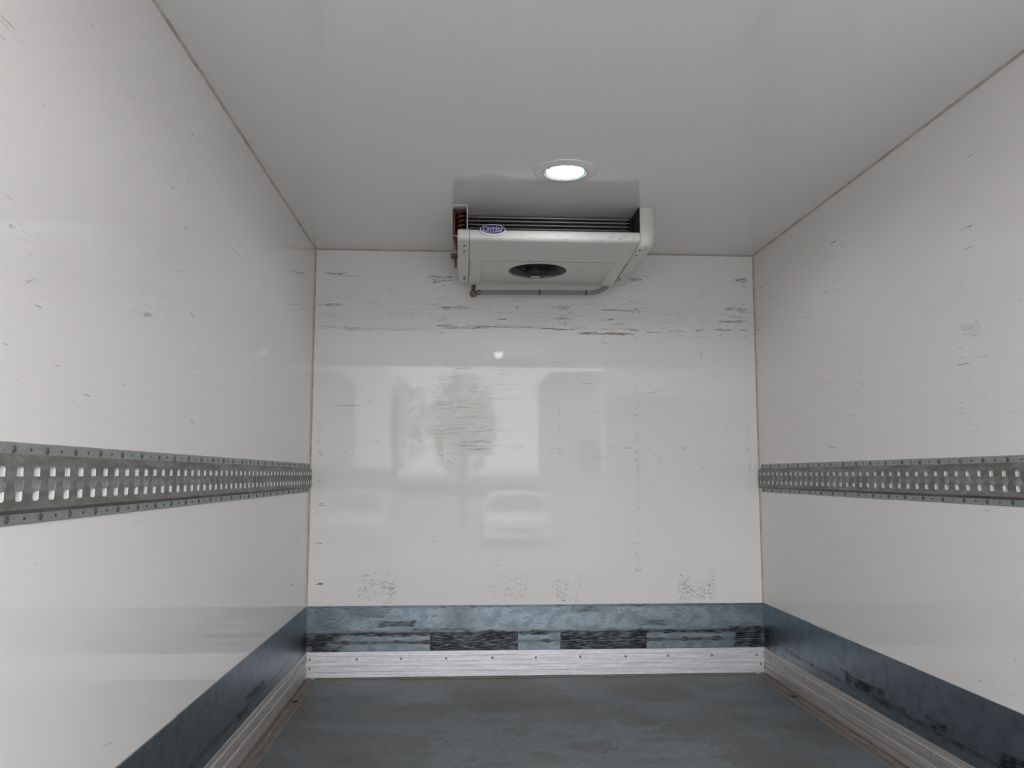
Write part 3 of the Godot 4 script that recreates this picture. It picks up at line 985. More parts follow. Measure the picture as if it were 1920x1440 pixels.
# pressed steel lashing track: two flanges, a raised web with keyhole slots, rivets
func build_cargo_rail(s: float) -> void:
	var side := "left" if s < 0.0 else "right"
	var z0 := 0.022
	var cells := 81
	var z1 := z0 + cells * TRACK_PITCH
	var o := thing("cargo_rail", "galvanised slotted lashing rail fixed along the %s wall" % side, "cargo rail", Vector3(s * HALF, 0.87, (z0 + z1) * 0.5), "lashing rails on the side walls")
	var at := func(n: float, y: float, z: float) -> Vector3: return Vector3(s * (HALF - n), y, z)
	var place := func(p: Vector2, t: float) -> Vector3: return Vector3(s * (HALF - p.x), p.y, t)
	var st := start()
	add_extrusion(st, [Vector2(0.0, 1.006), Vector2(0.0025, 1.0055), Vector2(0.003, 1.004), Vector2(0.003, 0.986), Vector2(0.0, 0.986)], place, z0 + 0.012, z1, Vector2(1.2, 40.0))
	part("upper_flange", finish(st), M.galvanised, o)
	st = start()
	add_extrusion(st, [Vector2(0.0, 0.8885), Vector2(0.003, 0.8885), Vector2(0.003, 0.872), Vector2(0.0025, 0.8705), Vector2(0.0, 0.870)], place, z0 + 0.012, z1, Vector2(1.2, 40.0))
	part("lower_flange", finish(st), M.galvanised, o)
	# web: shoulders and a face pierced by keyhole slots
	var deep := 0.014
	var inward := Vector3(-s, 0, 0)
	var web := start()
	var lining := start()
	var yc := 0.9375
	var y_lo := 0.8955
	var y_hi := 0.974
	var half_w := 0.0105
	var half_h := 0.0285
	var round_r := 0.0155
	var nang := 40
	var angles := []
	for k in nang:
		angles.append(TAU * k / nang + 0.0785)
	var slot := []
	for a in angles:
		var d := Vector2(cos(a), sin(a))
		var r := minf(half_w / maxf(absf(d.x), 1e-4), half_h / maxf(absf(d.y), 1e-4))
		slot.append(d * maxf(r, round_r if absf(d.y) < 0.8 else 0.0))
	var uvw := func(p: Vector3) -> Vector2: return Vector2(p.z * 0.25, (p.y - 0.86) * 7.0)
	var face := func(stool: SurfaceTool, a: Vector3, b: Vector3, c: Vector3, d: Vector3, out: Vector3) -> void:
		quad(stool, a, b, c, d, out, [uvw.call(a), uvw.call(b), uvw.call(c), uvw.call(d)])
	for side_y in [[0.987, y_hi, 1.0], [0.8875, y_lo, -1.0]]:
		face.call(web, at.call(0.0025, side_y[0], z0), at.call(deep, side_y[1], z0), at.call(deep, side_y[1], z1), at.call(0.0025, side_y[0], z1), Vector3(-s, side_y[2], 0))
	face.call(web, at.call(0.0025, 0.987, z0), at.call(deep, y_hi, z0), at.call(deep, y_lo, z0), at.call(0.0025, 0.8875, z0), Vector3(0, 0, -1))
	for cell in cells:
		var zc := z0 + (cell + 0.5) * TRACK_PITCH
		for k in nang:
			var j := (k + 1) % nang
			var p: Vector2 = slot[k]
			var q: Vector2 = slot[j]
			var edge := func(v: Vector2) -> Vector2:
				var up: float = y_hi - yc if v.y > 0.0 else yc - y_lo
				return v * minf(TRACK_PITCH * 0.5 / maxf(absf(v.x), 1e-6), up / maxf(absf(v.y), 1e-6))
			var e0: Vector2 = edge.call(p)
			var e1: Vector2 = edge.call(q)
			var a: Vector3 = at.call(deep, yc + p.y, zc + p.x)
			var b: Vector3 = at.call(deep, yc + q.y, zc + q.x)
			var c: Vector3 = at.call(deep, yc + e1.y, zc + e1.x)
			var d: Vector3 = at.call(deep, yc + e0.y, zc + e0.x)
			face.call(web, a, b, c, d, inward)
			# corner triangle where the outline of the cell turns
			if absf(e0.x - e1.x) > 1e-4 and absf(e0.y - e1.y) > 1e-4:
				var cx := e0.x if absf(absf(e0.x) - TRACK_PITCH * 0.5) < 1e-5 else e1.x
				var cy := e0.y if absf(absf(e0.x) - TRACK_PITCH * 0.5) > 1e-5 else e1.y
				var corner: Vector3 = at.call(deep, yc + cy, zc + cx)
				tri(web, c, d, corner, inward, [uvw.call(c), uvw.call(d), uvw.call(corner)])
			# turned-in edge of the slot
			var m2 := (p + q) * 0.5
			var floor_n := 0.002 if absf(m2.y) > 0.0125 else 0.010
			face.call(lining if absf(m2.y) > 0.0125 else web, a, b, at.call(floor_n, yc + q.y, zc + q.x), at.call(floor_n, yc + p.y, zc + p.x), Vector3(0, -m2.y, -m2.x))
	part("slotted_web", finish(web), M.galvanised_dirty, o)
	part("slot_filler", finish(lining), M.slot_white, o)
	# strip behind the round middles of the slots
	st = start()
	add_extrusion(st, [Vector2(0.0, yc + 0.012), Vector2(0.0118, yc + 0.012), Vector2(0.0102, yc + 0.006), Vector2(0.0095, yc), Vector2(0.0102, yc - 0.006), Vector2(0.0118, yc - 0.012), Vector2(0.0, yc - 0.012)], place, z0 + 0.004, z1, Vector2(0.25, 7.0))
	part("backing_strip", finish(st), M.galvanised, o)
	var rivet := lathe([Vector2(0.0068, 0.0), Vector2(0.0066, 0.0012), Vector2(0.0048, 0.0024), Vector2(0.003, 0.0028), Vector2(0.0026, 0.0012), Vector2(0.0, 0.0012)], Vector3.ZERO, inward, 12)
	var hole_stud := lathe([Vector2(0.0028, 0.0), Vector2(0.0026, 0.0012), Vector2(0.0014, 0.0014), Vector2(0.0012, 0.0004), Vector2(0.0, 0.0004)], Vector3.ZERO, inward, 8)  # dark raised studs standing in for the small round holes
	for k in 40:
		for y in [0.9945, 0.8800]:
			var off := 0.0 if y > 0.94 else 0.010
			part("rivet", rivet, M.rivet_dull, o, at.call(0.003, y, z0 + 0.03 + off + k * 2.0 * TRACK_PITCH))
			part("hole_stud", hole_stud, M.screw, o, at.call(0.003, y, z0 + 0.03 + off + (k * 2.0 + 1.0) * TRACK_PITCH))

func build_cooler() -> void:
	var o := thing("cooling_unit", "white ceiling-mounted cooling unit with round fan and blue badge", "cooling unit", Vector3(0.005, HIGH, 0.42))
	# coil block behind the front slot
	var fins := start()
	for k in 138:
		var x := -0.348 + 0.0050 * k
		add_slab(fins, Vector3(x, 1.936, 0.22), Vector3(x + 0.0003, HIGH - 0.002, 0.592))
	var coil := part("coil_fins", finish(fins), M.coil, o)
	coil.set_meta("kind", "stuff")
	part("coil_casing", slab(Vector3(-0.352, 1.934, 0.20), Vector3(0.347, HIGH - 0.001, 0.218)), M.white_metal, o)
	for y in [2.050, 2.034, 2.0175, 2.001, 1.985]:
		part("tube", tube([Vector3(-0.352, y, 0.606), Vector3(0.347, y, 0.606)], 0.0030, 8), M.coil_tube, coil)
	part("end_plate", slab(Vector3(-0.3565, 1.945, 0.12), Vector3(-0.3525, HIGH - 0.001, 0.735)), M.white_metal, o)
	part("side_plate", slab(Vector3(0.348, 1.94, 0.12), Vector3(0.3635, HIGH - 0.001, 0.60)), M.dark_grey, o)
	part("dark_inner_plate", slab(Vector3(0.3585, 1.95, 0.60), Vector3(0.3622, HIGH - 0.001, 0.744)), M.dark_grey, o)  # thin dark grey plate added inside the right cover
	# open end with the copper return bends
	var bay := part("tube_sheet", slab(Vector3(-0.412, 1.945, 0.445), Vector3(-0.357, HIGH - 0.004, 0.45)), M.bay, o)
	part("bay_side", slab(Vector3(-0.4145, 1.945, 0.45), Vector3(-0.4125, HIGH - 0.004, 0.70)), M.bay, o)
	part("bay_tray", slab(Vector3(-0.412, 1.940, 0.45), Vector3(-0.357, 1.944, 0.70)), M.bay, o)
	part("mounting_flange", slab(Vector3(-0.4165, HIGH - 0.004, 0.12), Vector3(-0.357, HIGH - 0.0005, 0.728)), M.white_metal, o)
	for k in 6:
		var y := 2.050 - 0.019 * k
		part("return_bend", tube(bend([Vector3(-0.364, y, 0.46), Vector3(-0.364, y, 0.60), Vector3(-0.368, y - 0.002, 0.686), Vector3(-0.380, y - 0.006, 0.702), Vector3(-0.394, y - 0.010, 0.686), Vector3(-0.398, y - 0.012, 0.60), Vector3(-0.398, y - 0.012, 0.46)], 22), 0.0062, 8), M.copper, bay)
	part("header_pipe", tube(bend([Vector3(-0.409, 2.052, 0.70), Vector3(-0.409, 2.0, 0.705), Vector3(-0.409, 1.955, 0.70), Vector3(-0.408, 1.938, 0.68), Vector3(-0.405, 1.932, 0.63), Vector3(-0.402, 1.94, 0.5)], 24), 0.0065, 10), M.copper, bay)
	part("bracket", slab(Vector3(-0.433, 2.012, 0.03), Vector3(-0.398, 2.032, 0.075), null, 0.004), M.fitting, o)
	part("capillary", tube([Vector3(-0.412, 2.012, 0.05), Vector3(-0.410, 1.992, 0.05), Vector3(-0.409, 1.966, 0.05)], 0.006, 10), M.copper_light, o)

	# drip pan: rolled front lip, sloping bottom
	var lip := [Vector2(0.728, 1.9555), Vector2(0.7365, 1.9565), Vector2(0.744, 1.9535), Vector2(0.7485, 1.947), Vector2(0.750, 1.938), Vector2(0.750, 1.929), Vector2(0.7485, 1.9205), Vector2(0.744, 1.9145), Vector2(0.737, 1.9105), Vector2(0.729, 1.9085), Vector2(0.480, 1.8925), Vector2(0.480, 1.8965), Vector2(0.729, 1.9125), Vector2(0.728, 1.9135)]
	var st := start()
	var along := func(p: Vector2, t: float) -> Vector3: return Vector3(t, p.y, p.x)
	add_extrusion(st, lip, along, -0.3445, 0.3605, Vector2(1.0 / 0.71, 1.0 / 0.64))
	var pan := part("drip_pan", finish(st), M.white_lip, o)
	# level middle panel with the fan opening
	var fan := Vector3(-0.028, 1.889, 0.315)
	st = start()
	var x0 := -0.292
	var x1 := 0.305
	var n := 64
	var fr := 0.134
	var angles := []
	for k in n:
		angles.append(TAU * k / n)
	var reach := func(a: float) -> Vector2:
		var d := Vector2(cos(a), sin(a))
		var r := minf(((x1 - fan.x) if d.x > 0.0 else (fan.x - x0)) / maxf(absf(d.x), 1e-5), ((0.480 - fan.z) if d.y > 0.0 else (fan.z - 0.098)) / maxf(absf(d.y), 1e-5))
		return d * r
	var corners := [Vector2(x1 - fan.x, 0.480 - fan.z), Vector2(x0 - fan.x, 0.480 - fan.z), Vector2(x0 - fan.x, 0.098 - fan.z), Vector2(x1 - fan.x, 0.098 - fan.z)]
	for c in corners:
		angles.append(fposmod(c.angle(), TAU))
	angles.sort()
	var level := func(v: Vector2) -> Vector3: return Vector3(fan.x + v.x, lerpf(1.8855, 1.8915, (fan.z + v.y - 0.098) / 0.382), fan.z + v.y)
	for k in angles.size():
		var a0: float = angles[k]
		var a1: float = angles[(k + 1) % angles.size()]
		if is_equal_approx(a0, a1):
			continue
		quad(st, level.call(Vector2.from_angle(a0) * fr), level.call(Vector2.from_angle(a1) * fr), level.call(reach.call(a1)), level.call(reach.call(a0)), Vector3.DOWN)
	quad(st, Vector3(x0, 1.8855, 0.098), Vector3(x1, 1.8855, 0.098), Vector3(x1, 1.93, 0.098), Vector3(x0, 1.93, 0.098), Vector3(0, 0, -1))
	part("fan_panel", finish(st), M.white_metal, pan)
	# drain channels at both sides, falling to the rear
	for ch in [[-0.3445, -0.288], [0.301, 0.3605]]:
		st = start(true)
		var rings := []
		var mid: float = (ch[0] + ch[1]) * 0.5
		var wide: float = (ch[1] - ch[0]) * 0.5
		for i in 25:
			var z := lerpf(0.485, 0.092, i / 24.0)
			var w := wide
			if z < 0.092 + wide:
				w = sqrt(maxf(wide * wide - pow(0.092 + wide - z, 2.0), 1e-8))
			var yb := lerpf(1.8925, 1.8665, (0.485 - z) / 0.39)
			var ring := [Vector3(mid - w, 1.9, z)]
			for q in [[-1.0, 0.010], [-0.96, 0.005], [-0.84, 0.0012], [-0.6, 0.0], [0.6, 0.0], [0.84, 0.0012], [0.96, 0.005], [1.0, 0.010]]:
				ring.append(Vector3(mid + w * q[0], minf(yb + q[1], 1.9), z))
			ring.append(Vector3(mid + w, 1.9, z))
			rings.append(ring)
		for i in 24:
			for k in rings[0].size() - 1:
				var cpt: Vector3 = Vector3(mid, 1.91, (rings[i][0].z + rings[i + 1][0].z) * 0.5 + (0.02 if i > 20 else 0.0))
				quad(st, rings[i][k], rings[i][k + 1], rings[i + 1][k + 1], rings[i + 1][k], (rings[i][k] + rings[i + 1][k + 1]) * 0.5 - cpt)
		part("drain_channel", finish(st), M.white_metal, pan)
	# end cover on the left of the pan
	st = start()
	var cover := [Vector2(0.728, 1.9565), Vector2(0.738, 1.9575), Vector2(0.746, 1.9535), Vector2(0.7505, 1.947), Vector2(0.752, 1.929), Vector2(0.7505, 1.920), Vector2(0.745, 1.9125), Vector2(0.737, 1.9085), Vector2(0.729, 1.9065), Vector2(0.30, 1.880), Vector2(0.14, 1.872), Vector2(0.112, 1.874), Vector2(0.10, 1.885), Vector2(0.10, 1.925), Vector2(0.60, 1.935)]
	add_extrusion(st, cover, along, -0.389, -0.3463)
	var inner := []
	for p in cover:
		inner.append(Vector2(lerpf(0.42, p.x, 0.985), lerpf(1.925, p.y, 0.9)))
	for k in cover.size():
		var j := (k + 1) % cover.size()
		quad(st, along.call(cover[k], -0.389), along.call(cover[j], -0.389), along.call(inner[j], -0.3945), along.call(inner[k], -0.3945), Vector3(-1, (cover[k].y + cover[j].y) * 0.5 - 1.925, 0))
	for k in range(1, inner.size() - 1):
		tri(st, along.call(inner[0], -0.3945), along.call(inner[k], -0.3945), along.call(inner[k + 1], -0.3945), Vector3.LEFT)
	var lcover := part("pan_cover", finish(st), M.white_plastic, o)
	# tall end cover on the right: rounded front corner, rounded bottom edge
	st = start(true)
	var outline := func(inset: float) -> Array:
		var pts := [Vector2(0.3625, 0.10)]
		pts.append(Vector2(0.3625, 0.747 - inset))
		var rc := 0.036
		for i in 9:
			var a := PI * 0.5 * (1.0 - i / 8.0)
			pts.append(Vector2(0.431 - rc + cos(a) * (rc - inset), 0.747 - rc + sin(a) * (rc - inset)))
		pts.append(Vector2(0.431 - inset, 0.10))
		return pts
	var levels := [[0.0, HIGH - 0.001]]
	for i in 7:
		var a := PI * 0.5 * i / 6.0
		levels.append([0.030 * (1.0 - cos(a)), 1.930 - 0.034 * sin(a)])
	for i in levels.size() - 1:
		var a: Array = outline.call(levels[i][0])
		var b: Array = outline.call(levels[i + 1][0])
		for k in a.size():
			var j := (k + 1) % a.size()
			var drop := func(v: Vector2, y: float) -> float: return y - (0.022 * (0.747 - v.y) / 0.647 if y < 1.95 else 0.0)
			var p0 := Vector3(a[k].x, drop.call(a[k], levels[i][1]), a[k].y)
			var p1 := Vector3(a[j].x, drop.call(a[j], levels[i][1]), a[j].y)
			var q0 := Vector3(b[k].x, drop.call(b[k], levels[i + 1][1]), b[k].y)
			var q1 := Vector3(b[j].x, drop.call(b[j], levels[i + 1][1]), b[j].y)
			quad(st, p0, p1, q1, q0, (p0 + q1) * 0.5 - Vector3(0.395, 1.96, clampf(p0.z, 0.16, 0.70)))
	var last: Array = outline.call(levels[-1][0])
	for k in range(1, last.size() - 1):
		var f := func(v: Vector2) -> Vector3: return Vector3(v.x, levels[-1][1] - 0.022 * (0.747 - v.y) / 0.647, v.y)
		tri(st, f.call(last[0]), f.call(last[k]), f.call(last[k + 1]), Vector3.DOWN)
	var rcover := part("end_cover", finish(st), M.white_plastic, o)
	var screw := lathe([Vector2(0.0055, 0.0), Vector2(0.005, 0.002), Vector2(0.002, 0.003), Vector2(0.0, 0.003)], Vector3.ZERO, Vector3.DOWN, 12)
	for z in [0.69, 0.615, 0.235, 0.205]:
		part("screw", screw, M.screw, rcover, Vector3(0.372, 1.8965 - 0.022 * (0.747 - z) / 0.647, z))
		part("screw", screw, M.screw, lcover, Vector3(-0.366, 1.9045 - 0.062 * (0.737 - z) * 0.93, z))
	# fan behind its wire guard
	st = start(true)
	add_lathe(st, [Vector2(fr, 0.0), Vector2(fr - 0.006, 0.012), Vector2(fr - 0.008, 0.044)], fan, Vector3.UP, 48)
	var shroud := part("fan_shroud", finish(st), M.shroud, o)
	part("fan_backplate", lathe([Vector2(fr - 0.008, 0.044), Vector2(0.0, 0.044)], fan, Vector3.UP, 48), M.fan_black, shroud)
	for k in 5:
		st = start()
		var a0 := TAU * k / 5.0
		for i in 6:
			var b0 := a0 + 0.7 * i / 6.0
			var b1 := a0 + 0.7 * (i + 1) / 6.0
			var y0 := 0.030 - 0.012 * i / 6.0
			var y1 := 0.030 - 0.012 * (i + 1) / 6.0
			for lift in [0.0, 0.0025]:
				quad(st, fan + Vector3(cos(b0) * 0.04, y0 + lift, sin(b0) * 0.04), fan + Vector3(cos(b1) * 0.04, y1 + lift, sin(b1) * 0.04), fan + Vector3(cos(b1) * 0.118, y1 + lift, sin(b1) * 0.118), fan + Vector3(cos(b0) * 0.118, y0 + lift, sin(b0) * 0.118), Vector3.DOWN if lift == 0.0 else Vector3.UP)
		part("fan_blade", finish(st), M.fan_black, shroud)
	var motor := part("fan_motor", lathe([Vector2(0.0, -0.026), Vector2(0.036, -0.026), Vector2(0.046, -0.019), Vector2(0.048, -0.006), Vector2(0.048, 0.03)], fan + Vector3(-0.008, 0.0, -0.01), Vector3.UP, 28), M.motor, o)
	part("rating_plate", lathe([Vector2(0.0, -0.0272), Vector2(0.024, -0.0272), Vector2(0.024, -0.0258)], fan + Vector3(-0.008, 0.0, -0.01), Vector3.UP, 20), M.sticker, motor)
	for r in [0.055, 0.070, 0.085, 0.100, 0.115, 0.128]:
		var ring := []
		for k in 41:
			ring.append(fan + Vector3(cos(TAU * k / 40.0) * r, 0.006, sin(TAU * k / 40.0) * r))
		part("guard_ring", tube(ring, 0.0011, 5), M.wire, shroud)
	for k in 8:
		var d := Vector3(cos(TAU * k / 8.0 + 0.3), 0, sin(TAU * k / 8.0 + 0.3))
		part("guard_spoke", tube([fan + d * 0.036 + Vector3(0, 0.008, 0), fan + d * 0.131 + Vector3(0, 0.006, 0)], 0.0012, 5), M.wire, shroud)
	# oval badge on the lip
	var bc := Vector3(-0.2495, 1.9515, 0.7525)
	st = start()
	var oval := func(a: float, b: float, z: float, up: float) -> Array:
		var pts := []
		for k in 48:
			pts.append(bc + Vector3(cos(TAU * k / 48.0) * a, sin(TAU * k / 48.0) * b + up, z))
		return pts
	var add_oval := func(stool: SurfaceTool, a: float, b: float, z_back: float, z_face: float, up: float) -> void:
		var f: Array = oval.call(a, b, z_face, up)
		var r: Array = oval.call(a, b, z_back, up)
		for k in 48:
			var j := (k + 1) % 48
			tri(stool, bc + Vector3(0, up, z_face), f[k], f[j], Vector3.BACK)
			quad(stool, f[k], f[j], r[j], r[k], f[k] - bc)
	add_oval.call(st, 0.0535, 0.0245, -0.001, 0.0015, 0.0)
	var badge := part("badge", finish(st), M.badge_white, o)
	badge.set_meta("label", "oval blue badge with white lettering")
	st = start()
	add_oval.call(st, 0.0495, 0.0185, 0.0, 0.0025, 0.0035)
	part("badge_field", finish(st), M.badge_blue, badge)
	var letters := TextMesh.new()
	var font := SystemFont.new()
	font.font_names = PackedStringArray(["Droid Serif"])
	font.font_italic = true
	letters.font = font
	letters.text = "Carrier"
	letters.font_size = 32
	letters.pixel_size = 0.00068
	letters.depth = 0.001
	var text := part("lettering", letters, M.badge_white, badge)
	text.global_transform = Transform3D(Basis(Vector3(1.12, 0, 0), Vector3(0.22, 1, 0), Vector3.BACK), bc + Vector3(0.0, 0.0045, 0.0032))
	var flourish := start()
	add_tube(flourish, bend([bc + Vector3(-0.043, -0.003, 0.003), bc + Vector3(-0.03, -0.008, 0.003), bc + Vector3(0.0, -0.009, 0.003), bc + Vector3(0.036, -0.005, 0.003)], 12), 0.0011, 6)
	part("underline", finish(flourish), M.badge_white, badge)
	# drain hose under the rear of the pan
	var hose_pts := bend([Vector3(0.334, 1.874, 0.108), Vector3(0.316, 1.858, 0.104), Vector3(0.285, 1.8435, 0.101), Vector3(0.235, 1.838, 0.10), Vector3(0.1, 1.8365, 0.10), Vector3(-0.1, 1.8345, 0.10), Vector3(-0.296, 1.832, 0.10)], 420)
	var hose := part("drain_hose", tube(hose_pts, 0.0112, 12, func(l: float) -> float: return 1.0 + 0.05 * sin(l * TAU / 0.0062)), M.hose, o)
	for x in [0.001, 0.228]:
		part("cable_tie", lathe([Vector2(0.0122, -0.0024), Vector2(0.0136, -0.0024), Vector2(0.0136, 0.0024), Vector2(0.0122, 0.0024)], Vector3(x, 1.8356 + 0.0085 * maxf(x, 0.0), 0.10), Vector3.RIGHT, 16), M.black, hose)
	part("hose_clip", lathe([Vector2(0.0108, 0.0), Vector2(0.0135, 0.002), Vector2(0.0135, 0.016), Vector2(0.0108, 0.018)], Vector3(-0.304, 1.832, 0.10), Vector3.RIGHT, 16), M.fitting, hose)
	st = start(true)
	add_lathe(st, [Vector2(0.0, -0.019), Vector2(0.010, -0.0165), Vector2(0.0165, -0.010), Vector2(0.018, 0.0), Vector2(0.0165, 0.010), Vector2(0.0105, 0.016), Vector2(0.0105, 0.046), Vector2(0.0, 0.046)], Vector3(-0.321, 1.826, 0.10), Vector3.UP, 20)
	add_lathe(st, [Vector2(0.0095, 0.0), Vector2(0.0095, 0.018)], Vector3(-0.313, 1.830, 0.10), Vector3.RIGHT, 16)
	part("elbow", finish(st), M.fitting, hose)

func build_lamp(c: Vector3, label: String, full: bool) -> void:
	var o := thing("ceiling_lamp", label, "ceiling lamp", c, "lamps in the cargo box ceiling")
	part("bezel", lathe([Vector2(0.117, 0.0), Vector2(0.116, 0.003), Vector2(0.110, 0.006), Vector2(0.090, 0.0075), Vector2(0.0865, 0.0085), Vector2(0.0845, 0.0085), Vector2(0.0835, 0.006), Vector2(0.0835, 0.001)], c, Vector3.DOWN, 64), M.bezel, o)
	var rim := part("lens_rim", lathe([Vector2(0.0835, 0.001), Vector2(0.0835, 0.0095), Vector2(0.081, 0.0105), Vector2(0.079, 0.0095), Vector2(0.078, 0.001)], c, Vector3.DOWN, 64), M.rim, o)
	for k in 6:
		var d := Vector3(cos(TAU * k / 6.0 + 0.5), 0, sin(TAU * k / 6.0 + 0.5))
		part("clip", slab(Vector3(-0.004, -0.009, -0.003), Vector3(0.004, -0.001, 0.003), null, 0.001), M.rim, rim, c + d * 0.0755)
	part("reflector", lathe([Vector2(0.078, 0.0005), Vector2(0.0, 0.0005)], c, Vector3.DOWN, 48), M.reflector, o)
	var puck := start()
	var edge := []
	for k in 96:
		var a := TAU * k / 96.0
		edge.append(Vector3(cos(a), 0, sin(a)) * (0.0685 + 0.0025 * absf(sin(a * 6.0))))
	for k in 96:
		var j := (k + 1) % 96
		tri(puck, c + Vector3(0, -0.006, 0), c + edge[k] + Vector3(0, -0.006, 0), c + edge[j] + Vector3(0, -0.006, 0), Vector3.DOWN)
		quad(puck, c + edge[k] + Vector3(0, -0.006, 0), c + edge[j] + Vector3(0, -0.006, 0), c + edge[j] + Vector3(0, -0.001, 0), c + edge[k] + Vector3(0, -0.001, 0), edge[k])
	part("led_lens", finish(puck), M.led_glow, o)
	var led := lathe([Vector2(0.0075, 0.0), Vector2(0.006, 0.0025), Vector2(0.0, 0.0035)], Vector3.ZERO, Vector3.DOWN, 12)
	for k in 9:
		var d := Vector3.ZERO if k == 8 else Vector3(cos(TAU * k / 8.0 + 0.2), 0, sin(TAU * k / 8.0 + 0.2)) * 0.047
		part("led", led, M.led_dot, o, c + d + Vector3(0, -0.0062, 0))
	var l := SpotLight3D.new()
	l.name = "ceiling_lamp_light"
	l.light_color = Color(0.97, 0.98, 1.0)
	l.light_energy = 0.13
	l.light_size = 0.04
	l.spot_range = 12.0
	l.spot_attenuation = 2.0
	l.spot_angle = 86.0
	l.spot_angle_attenuation = 0.3
	l.rotation_degrees = Vector3(-90, 0, 0)
	l.shadow_enabled = true
	o.add_child(l)
	l.position = Vector3(0, -0.025, 0)

func build_debris() -> void:
	for d in [[Vector3(-1.068, 0.0045, 0.42), 0.3, "dark scrap of dirt on the floor strip by the left wall"], [Vector3(1.066, 0.0045, 0.45), -0.4, "dark scrap of dirt on the floor strip by the right wall"]]:
		var o := MeshInstance3D.new()
		var st := start()
		var top := []
		var low := []
		for k in 12:
			var a := TAU * k / 12.0
			var r := 1.0 + 0.35 * sin(a * 3.0 + d[1] * 7.0)
			top.append(Vector3(cos(a) * 0.012 * r, 0.004 + 0.002 * sin(a * 2.0), sin(a) * 0.010 * r))
			low.append(Vector3(cos(a) * 0.014 * r, 0.0, sin(a) * 0.012 * r))
		for k in 12:
			var j := (k + 1) % 12
			quad(st, top[k], top[j], low[j], low[k], top[k])
			tri(st, Vector3(0, 0.005, 0), top[k], top[j], Vector3.UP)
		o.mesh = finish(st)
		o.material_override = M.black
		o.name = numbered("dirt_scrap")
		add_child(o)
		o.position = d[0]
		o.rotation.y = d[1]
		o.set_meta("label", d[2])
		o.set_meta("category", "debris")
		o.set_meta("group", "scraps of dirt on the floor")

# rear door leaves added out of view, swung straight back to block side light
func build_added_doors() -> void:
	for s in [-1.0, 1.0]:
		var hinge := Vector3(s * (HALF + 0.06), 0.0, LENGTH + 0.03)
		var st := start()
		add_slab(st, Vector3(-0.03, 0.0, 0.0), Vector3(0.03, HIGH, 1.08), null, 0.008)
		var o := struct("door_1" if s < 0.0 else "door_2", finish(st), M.panel, "unseen white rear door leaf added to block side light by the %s wall" % ("left" if s < 0.0 else "right"), "door")
		o.position = hinge
		o.rotation.y = s * deg_to_rad(6.0)
		var seal := part("door_seal", slab(Vector3(-0.02, 0.02, -0.012), Vector3(0.02, HIGH - 0.02, 0.0), null, 0.004), M.black, o)
		seal.position = Vector3(0, 0, 1.092)
		seal.rotation = Vector3.ZERO

# what the bulkhead mirrors: the yard behind the lorry
func build_yard() -> void:
	var ground := -0.95
	struct("ground", slab(Vector3(-45, ground - 0.2, -12), Vector3(45, ground, 70)), M.asphalt, "grey asphalt yard outside the rear doors", "ground")
	build_car(Vector3(1.07, ground, 17.9))
	build_tree(Vector3(-0.4, ground, 26.0), 5.6, 1.3, 5)
	build_tree(Vector3(-3.4, ground, 34.0), 6.4, 1.7, 9)
	# low pale buildings across the yard
	for h in [[3.1, 13.0, 4.7, "pale flat-roofed building across the yard behind the car", 3, 29.0], [-22.0, -4.6, 5.2, "pale flat-roofed building across the yard behind the trees", 5, 45.0]]:
		var b := thing("building", h[3], "building", Vector3((h[0] + h[1]) * 0.5, ground, h[5] + 3.0))
		part("wall", slab(Vector3(h[0], ground, h[5]), Vector3(h[1], h[2], h[5] + 6.0), null, 0.02), M.render_wall, b)
		part("parapet", slab(Vector3(h[0] - 0.1, h[2], h[5] - 0.1), Vector3(h[1] + 0.1, h[2] + 0.3, h[5] + 6.1), null, 0.02), M.render_cap, b)
		for k in h[4]:
			var x: float = h[0] + 1.0 + 3.3 * k
			var w := part("window", slab(Vector3(x, 0.9, h[5] - 0.08), Vector3(x + 1.8, 2.3, h[5] - 0.001), null, 0.01), M.render_cap, b)
			part("pane", slab(Vector3(x + 0.08, 0.98, h[5] - 0.10), Vector3(x + 1.72, 2.22, h[5] - 0.07)), M.car_glass, w)

func build_tree(at: Vector3, top: float, wide: float, seed_value: int) -> void:
	var o := thing("tree", "leafy tree behind the car in the yard" if seed_value == 5 else "leafy tree at the far edge of the yard", "tree", at)
	part("trunk", tube([at, at + Vector3(0.05, top * 0.3, 0), at + Vector3(0, top * 0.6, 0.05)], 0.11, 8), M.bark, o)
	var r := RandomNumberGenerator.new()
	r.seed = seed_value
	var leaf := start()
	for k in 1400:
		var d := Vector3(r.randfn(), r.randfn(), r.randfn()).normalized() * pow(r.randf(), 0.4)
		var c := at + Vector3(d.x * wide, top * 0.66 + d.y * top * 0.34, d.z * wide)
		var u := Vector3(r.randfn(), r.randfn(), r.randfn()).normalized() * 0.11
		var v := u.cross(Vector3(r.randfn(), r.randfn(), r.randfn())).normalized() * 0.06
		quad(leaf, c - u, c + v, c + u, c - v, u.cross(v))
	var f := part("foliage", finish(leaf), M.leaf, o)
	f.set_meta("kind", "stuff")

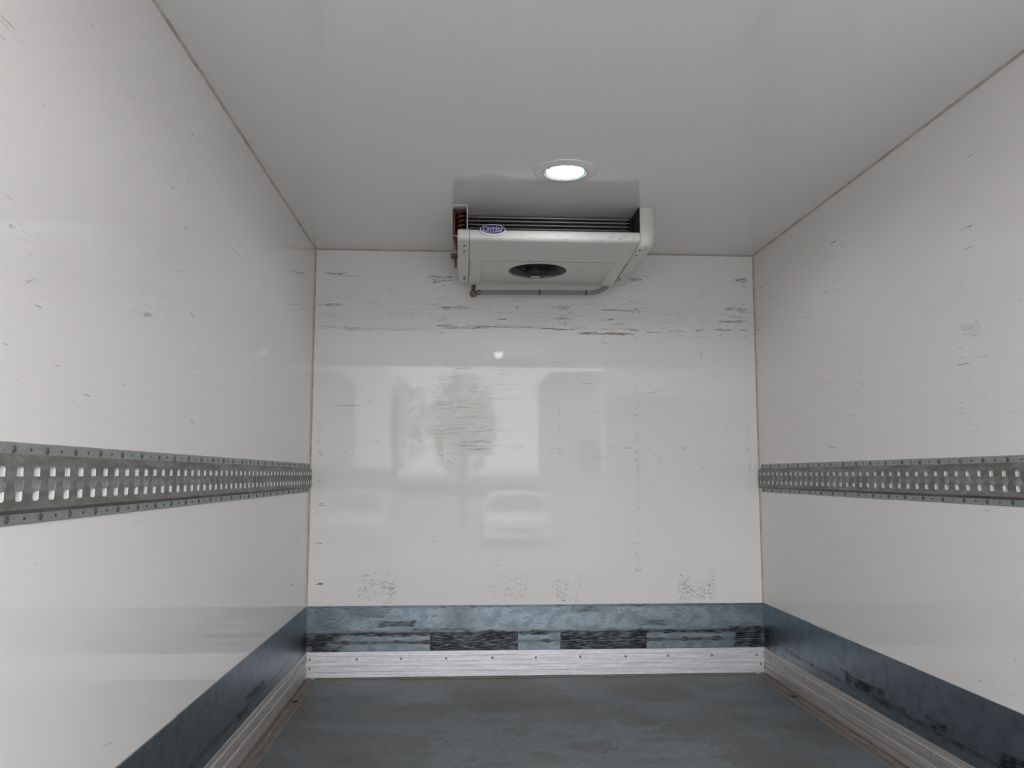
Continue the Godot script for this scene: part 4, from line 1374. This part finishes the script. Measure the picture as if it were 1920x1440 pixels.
func build_car(at: Vector3) -> void:
	var o := thing("car", "white car parked in the yard, mirrored in the bulkhead", "car", at)
	# side outline (distance from the nose, height), nose towards the lorry
	var side := [Vector2(0.0, 0.3), Vector2(-0.02, 0.55), Vector2(0.06, 0.72), Vector2(0.9, 0.92), Vector2(1.55, 1.36), Vector2(1.9, 1.45), Vector2(3.0, 1.44), Vector2(3.7, 1.0), Vector2(4.1, 0.95), Vector2(4.15, 0.35), Vector2(4.1, 0.25), Vector2(0.1, 0.25)]
	var st := start()
	var n := side.size()
	var wide := func(h: float) -> float: return 0.88 if h < 0.9 else 0.88 - (h - 0.9) * 0.42
	for k in n:
		var j := (k + 1) % n
		var a: Vector2 = side[k]
		var b: Vector2 = side[j]
		var wa: float = wide.call(a.y)
		var wb: float = wide.call(b.y)
		quad(st, at + Vector3(-wa, a.y, a.x), at + Vector3(wa, a.y, a.x), at + Vector3(wb, b.y, b.x), at + Vector3(-wb, b.y, b.x), Vector3(0, (a.y + b.y) * 0.5 - 0.75, (a.x + b.x) * 0.5 - 2.0))
	for s in [-1.0, 1.0]:
		var idx := Geometry2D.triangulate_polygon(PackedVector2Array(side))
		for k in range(0, idx.size(), 3):
			var p := []
			for e in 3:
				var v: Vector2 = side[idx[k + e]]
				p.append(at + Vector3(s * wide.call(v.y), v.y, v.x))
			tri(st, p[0], p[1], p[2], Vector3(s, 0, 0))
	part("body", finish(st), M.car_paint, o)
	st = start()
	quad(st, at + Vector3(-0.80, 0.945, 0.93), at + Vector3(0.80, 0.945, 0.93), at + Vector3(0.62, 1.34, 1.50), at + Vector3(-0.62, 1.34, 1.50), Vector3(0, 1, -1))
	quad(st, at + Vector3(-0.80, 0.955, 0.90), at + Vector3(0.80, 0.955, 0.90), at + Vector3(0.62, 1.35, 1.47), at + Vector3(-0.62, 1.35, 1.47), Vector3(0, 1, -1))
	part("windscreen", finish(st), M.car_glass, o)
	part("grille", slab(at + Vector3(-0.45, 0.42, -0.05), at + Vector3(0.45, 0.56, 0.02), null, 0.01), M.black, o)
	for s in [-1.0, 1.0]:
		part("headlamp", slab(at + Vector3(s * 0.68 - 0.16, 0.58, -0.03), at + Vector3(s * 0.68 + 0.16, 0.70, 0.10), null, 0.02), M.sticker, o)
		for z in [0.75, 3.35]:
			part("wheel", lathe([Vector2(0.0, 0.0), Vector2(0.2, 0.0), Vector2(0.22, -0.02), Vector2(0.30, -0.02), Vector2(0.315, 0.02), Vector2(0.315, 0.18), Vector2(0.0, 0.18)], at + Vector3(s * 0.90, 0.315, z), Vector3(-s, 0, 0), 24), M.black, o)
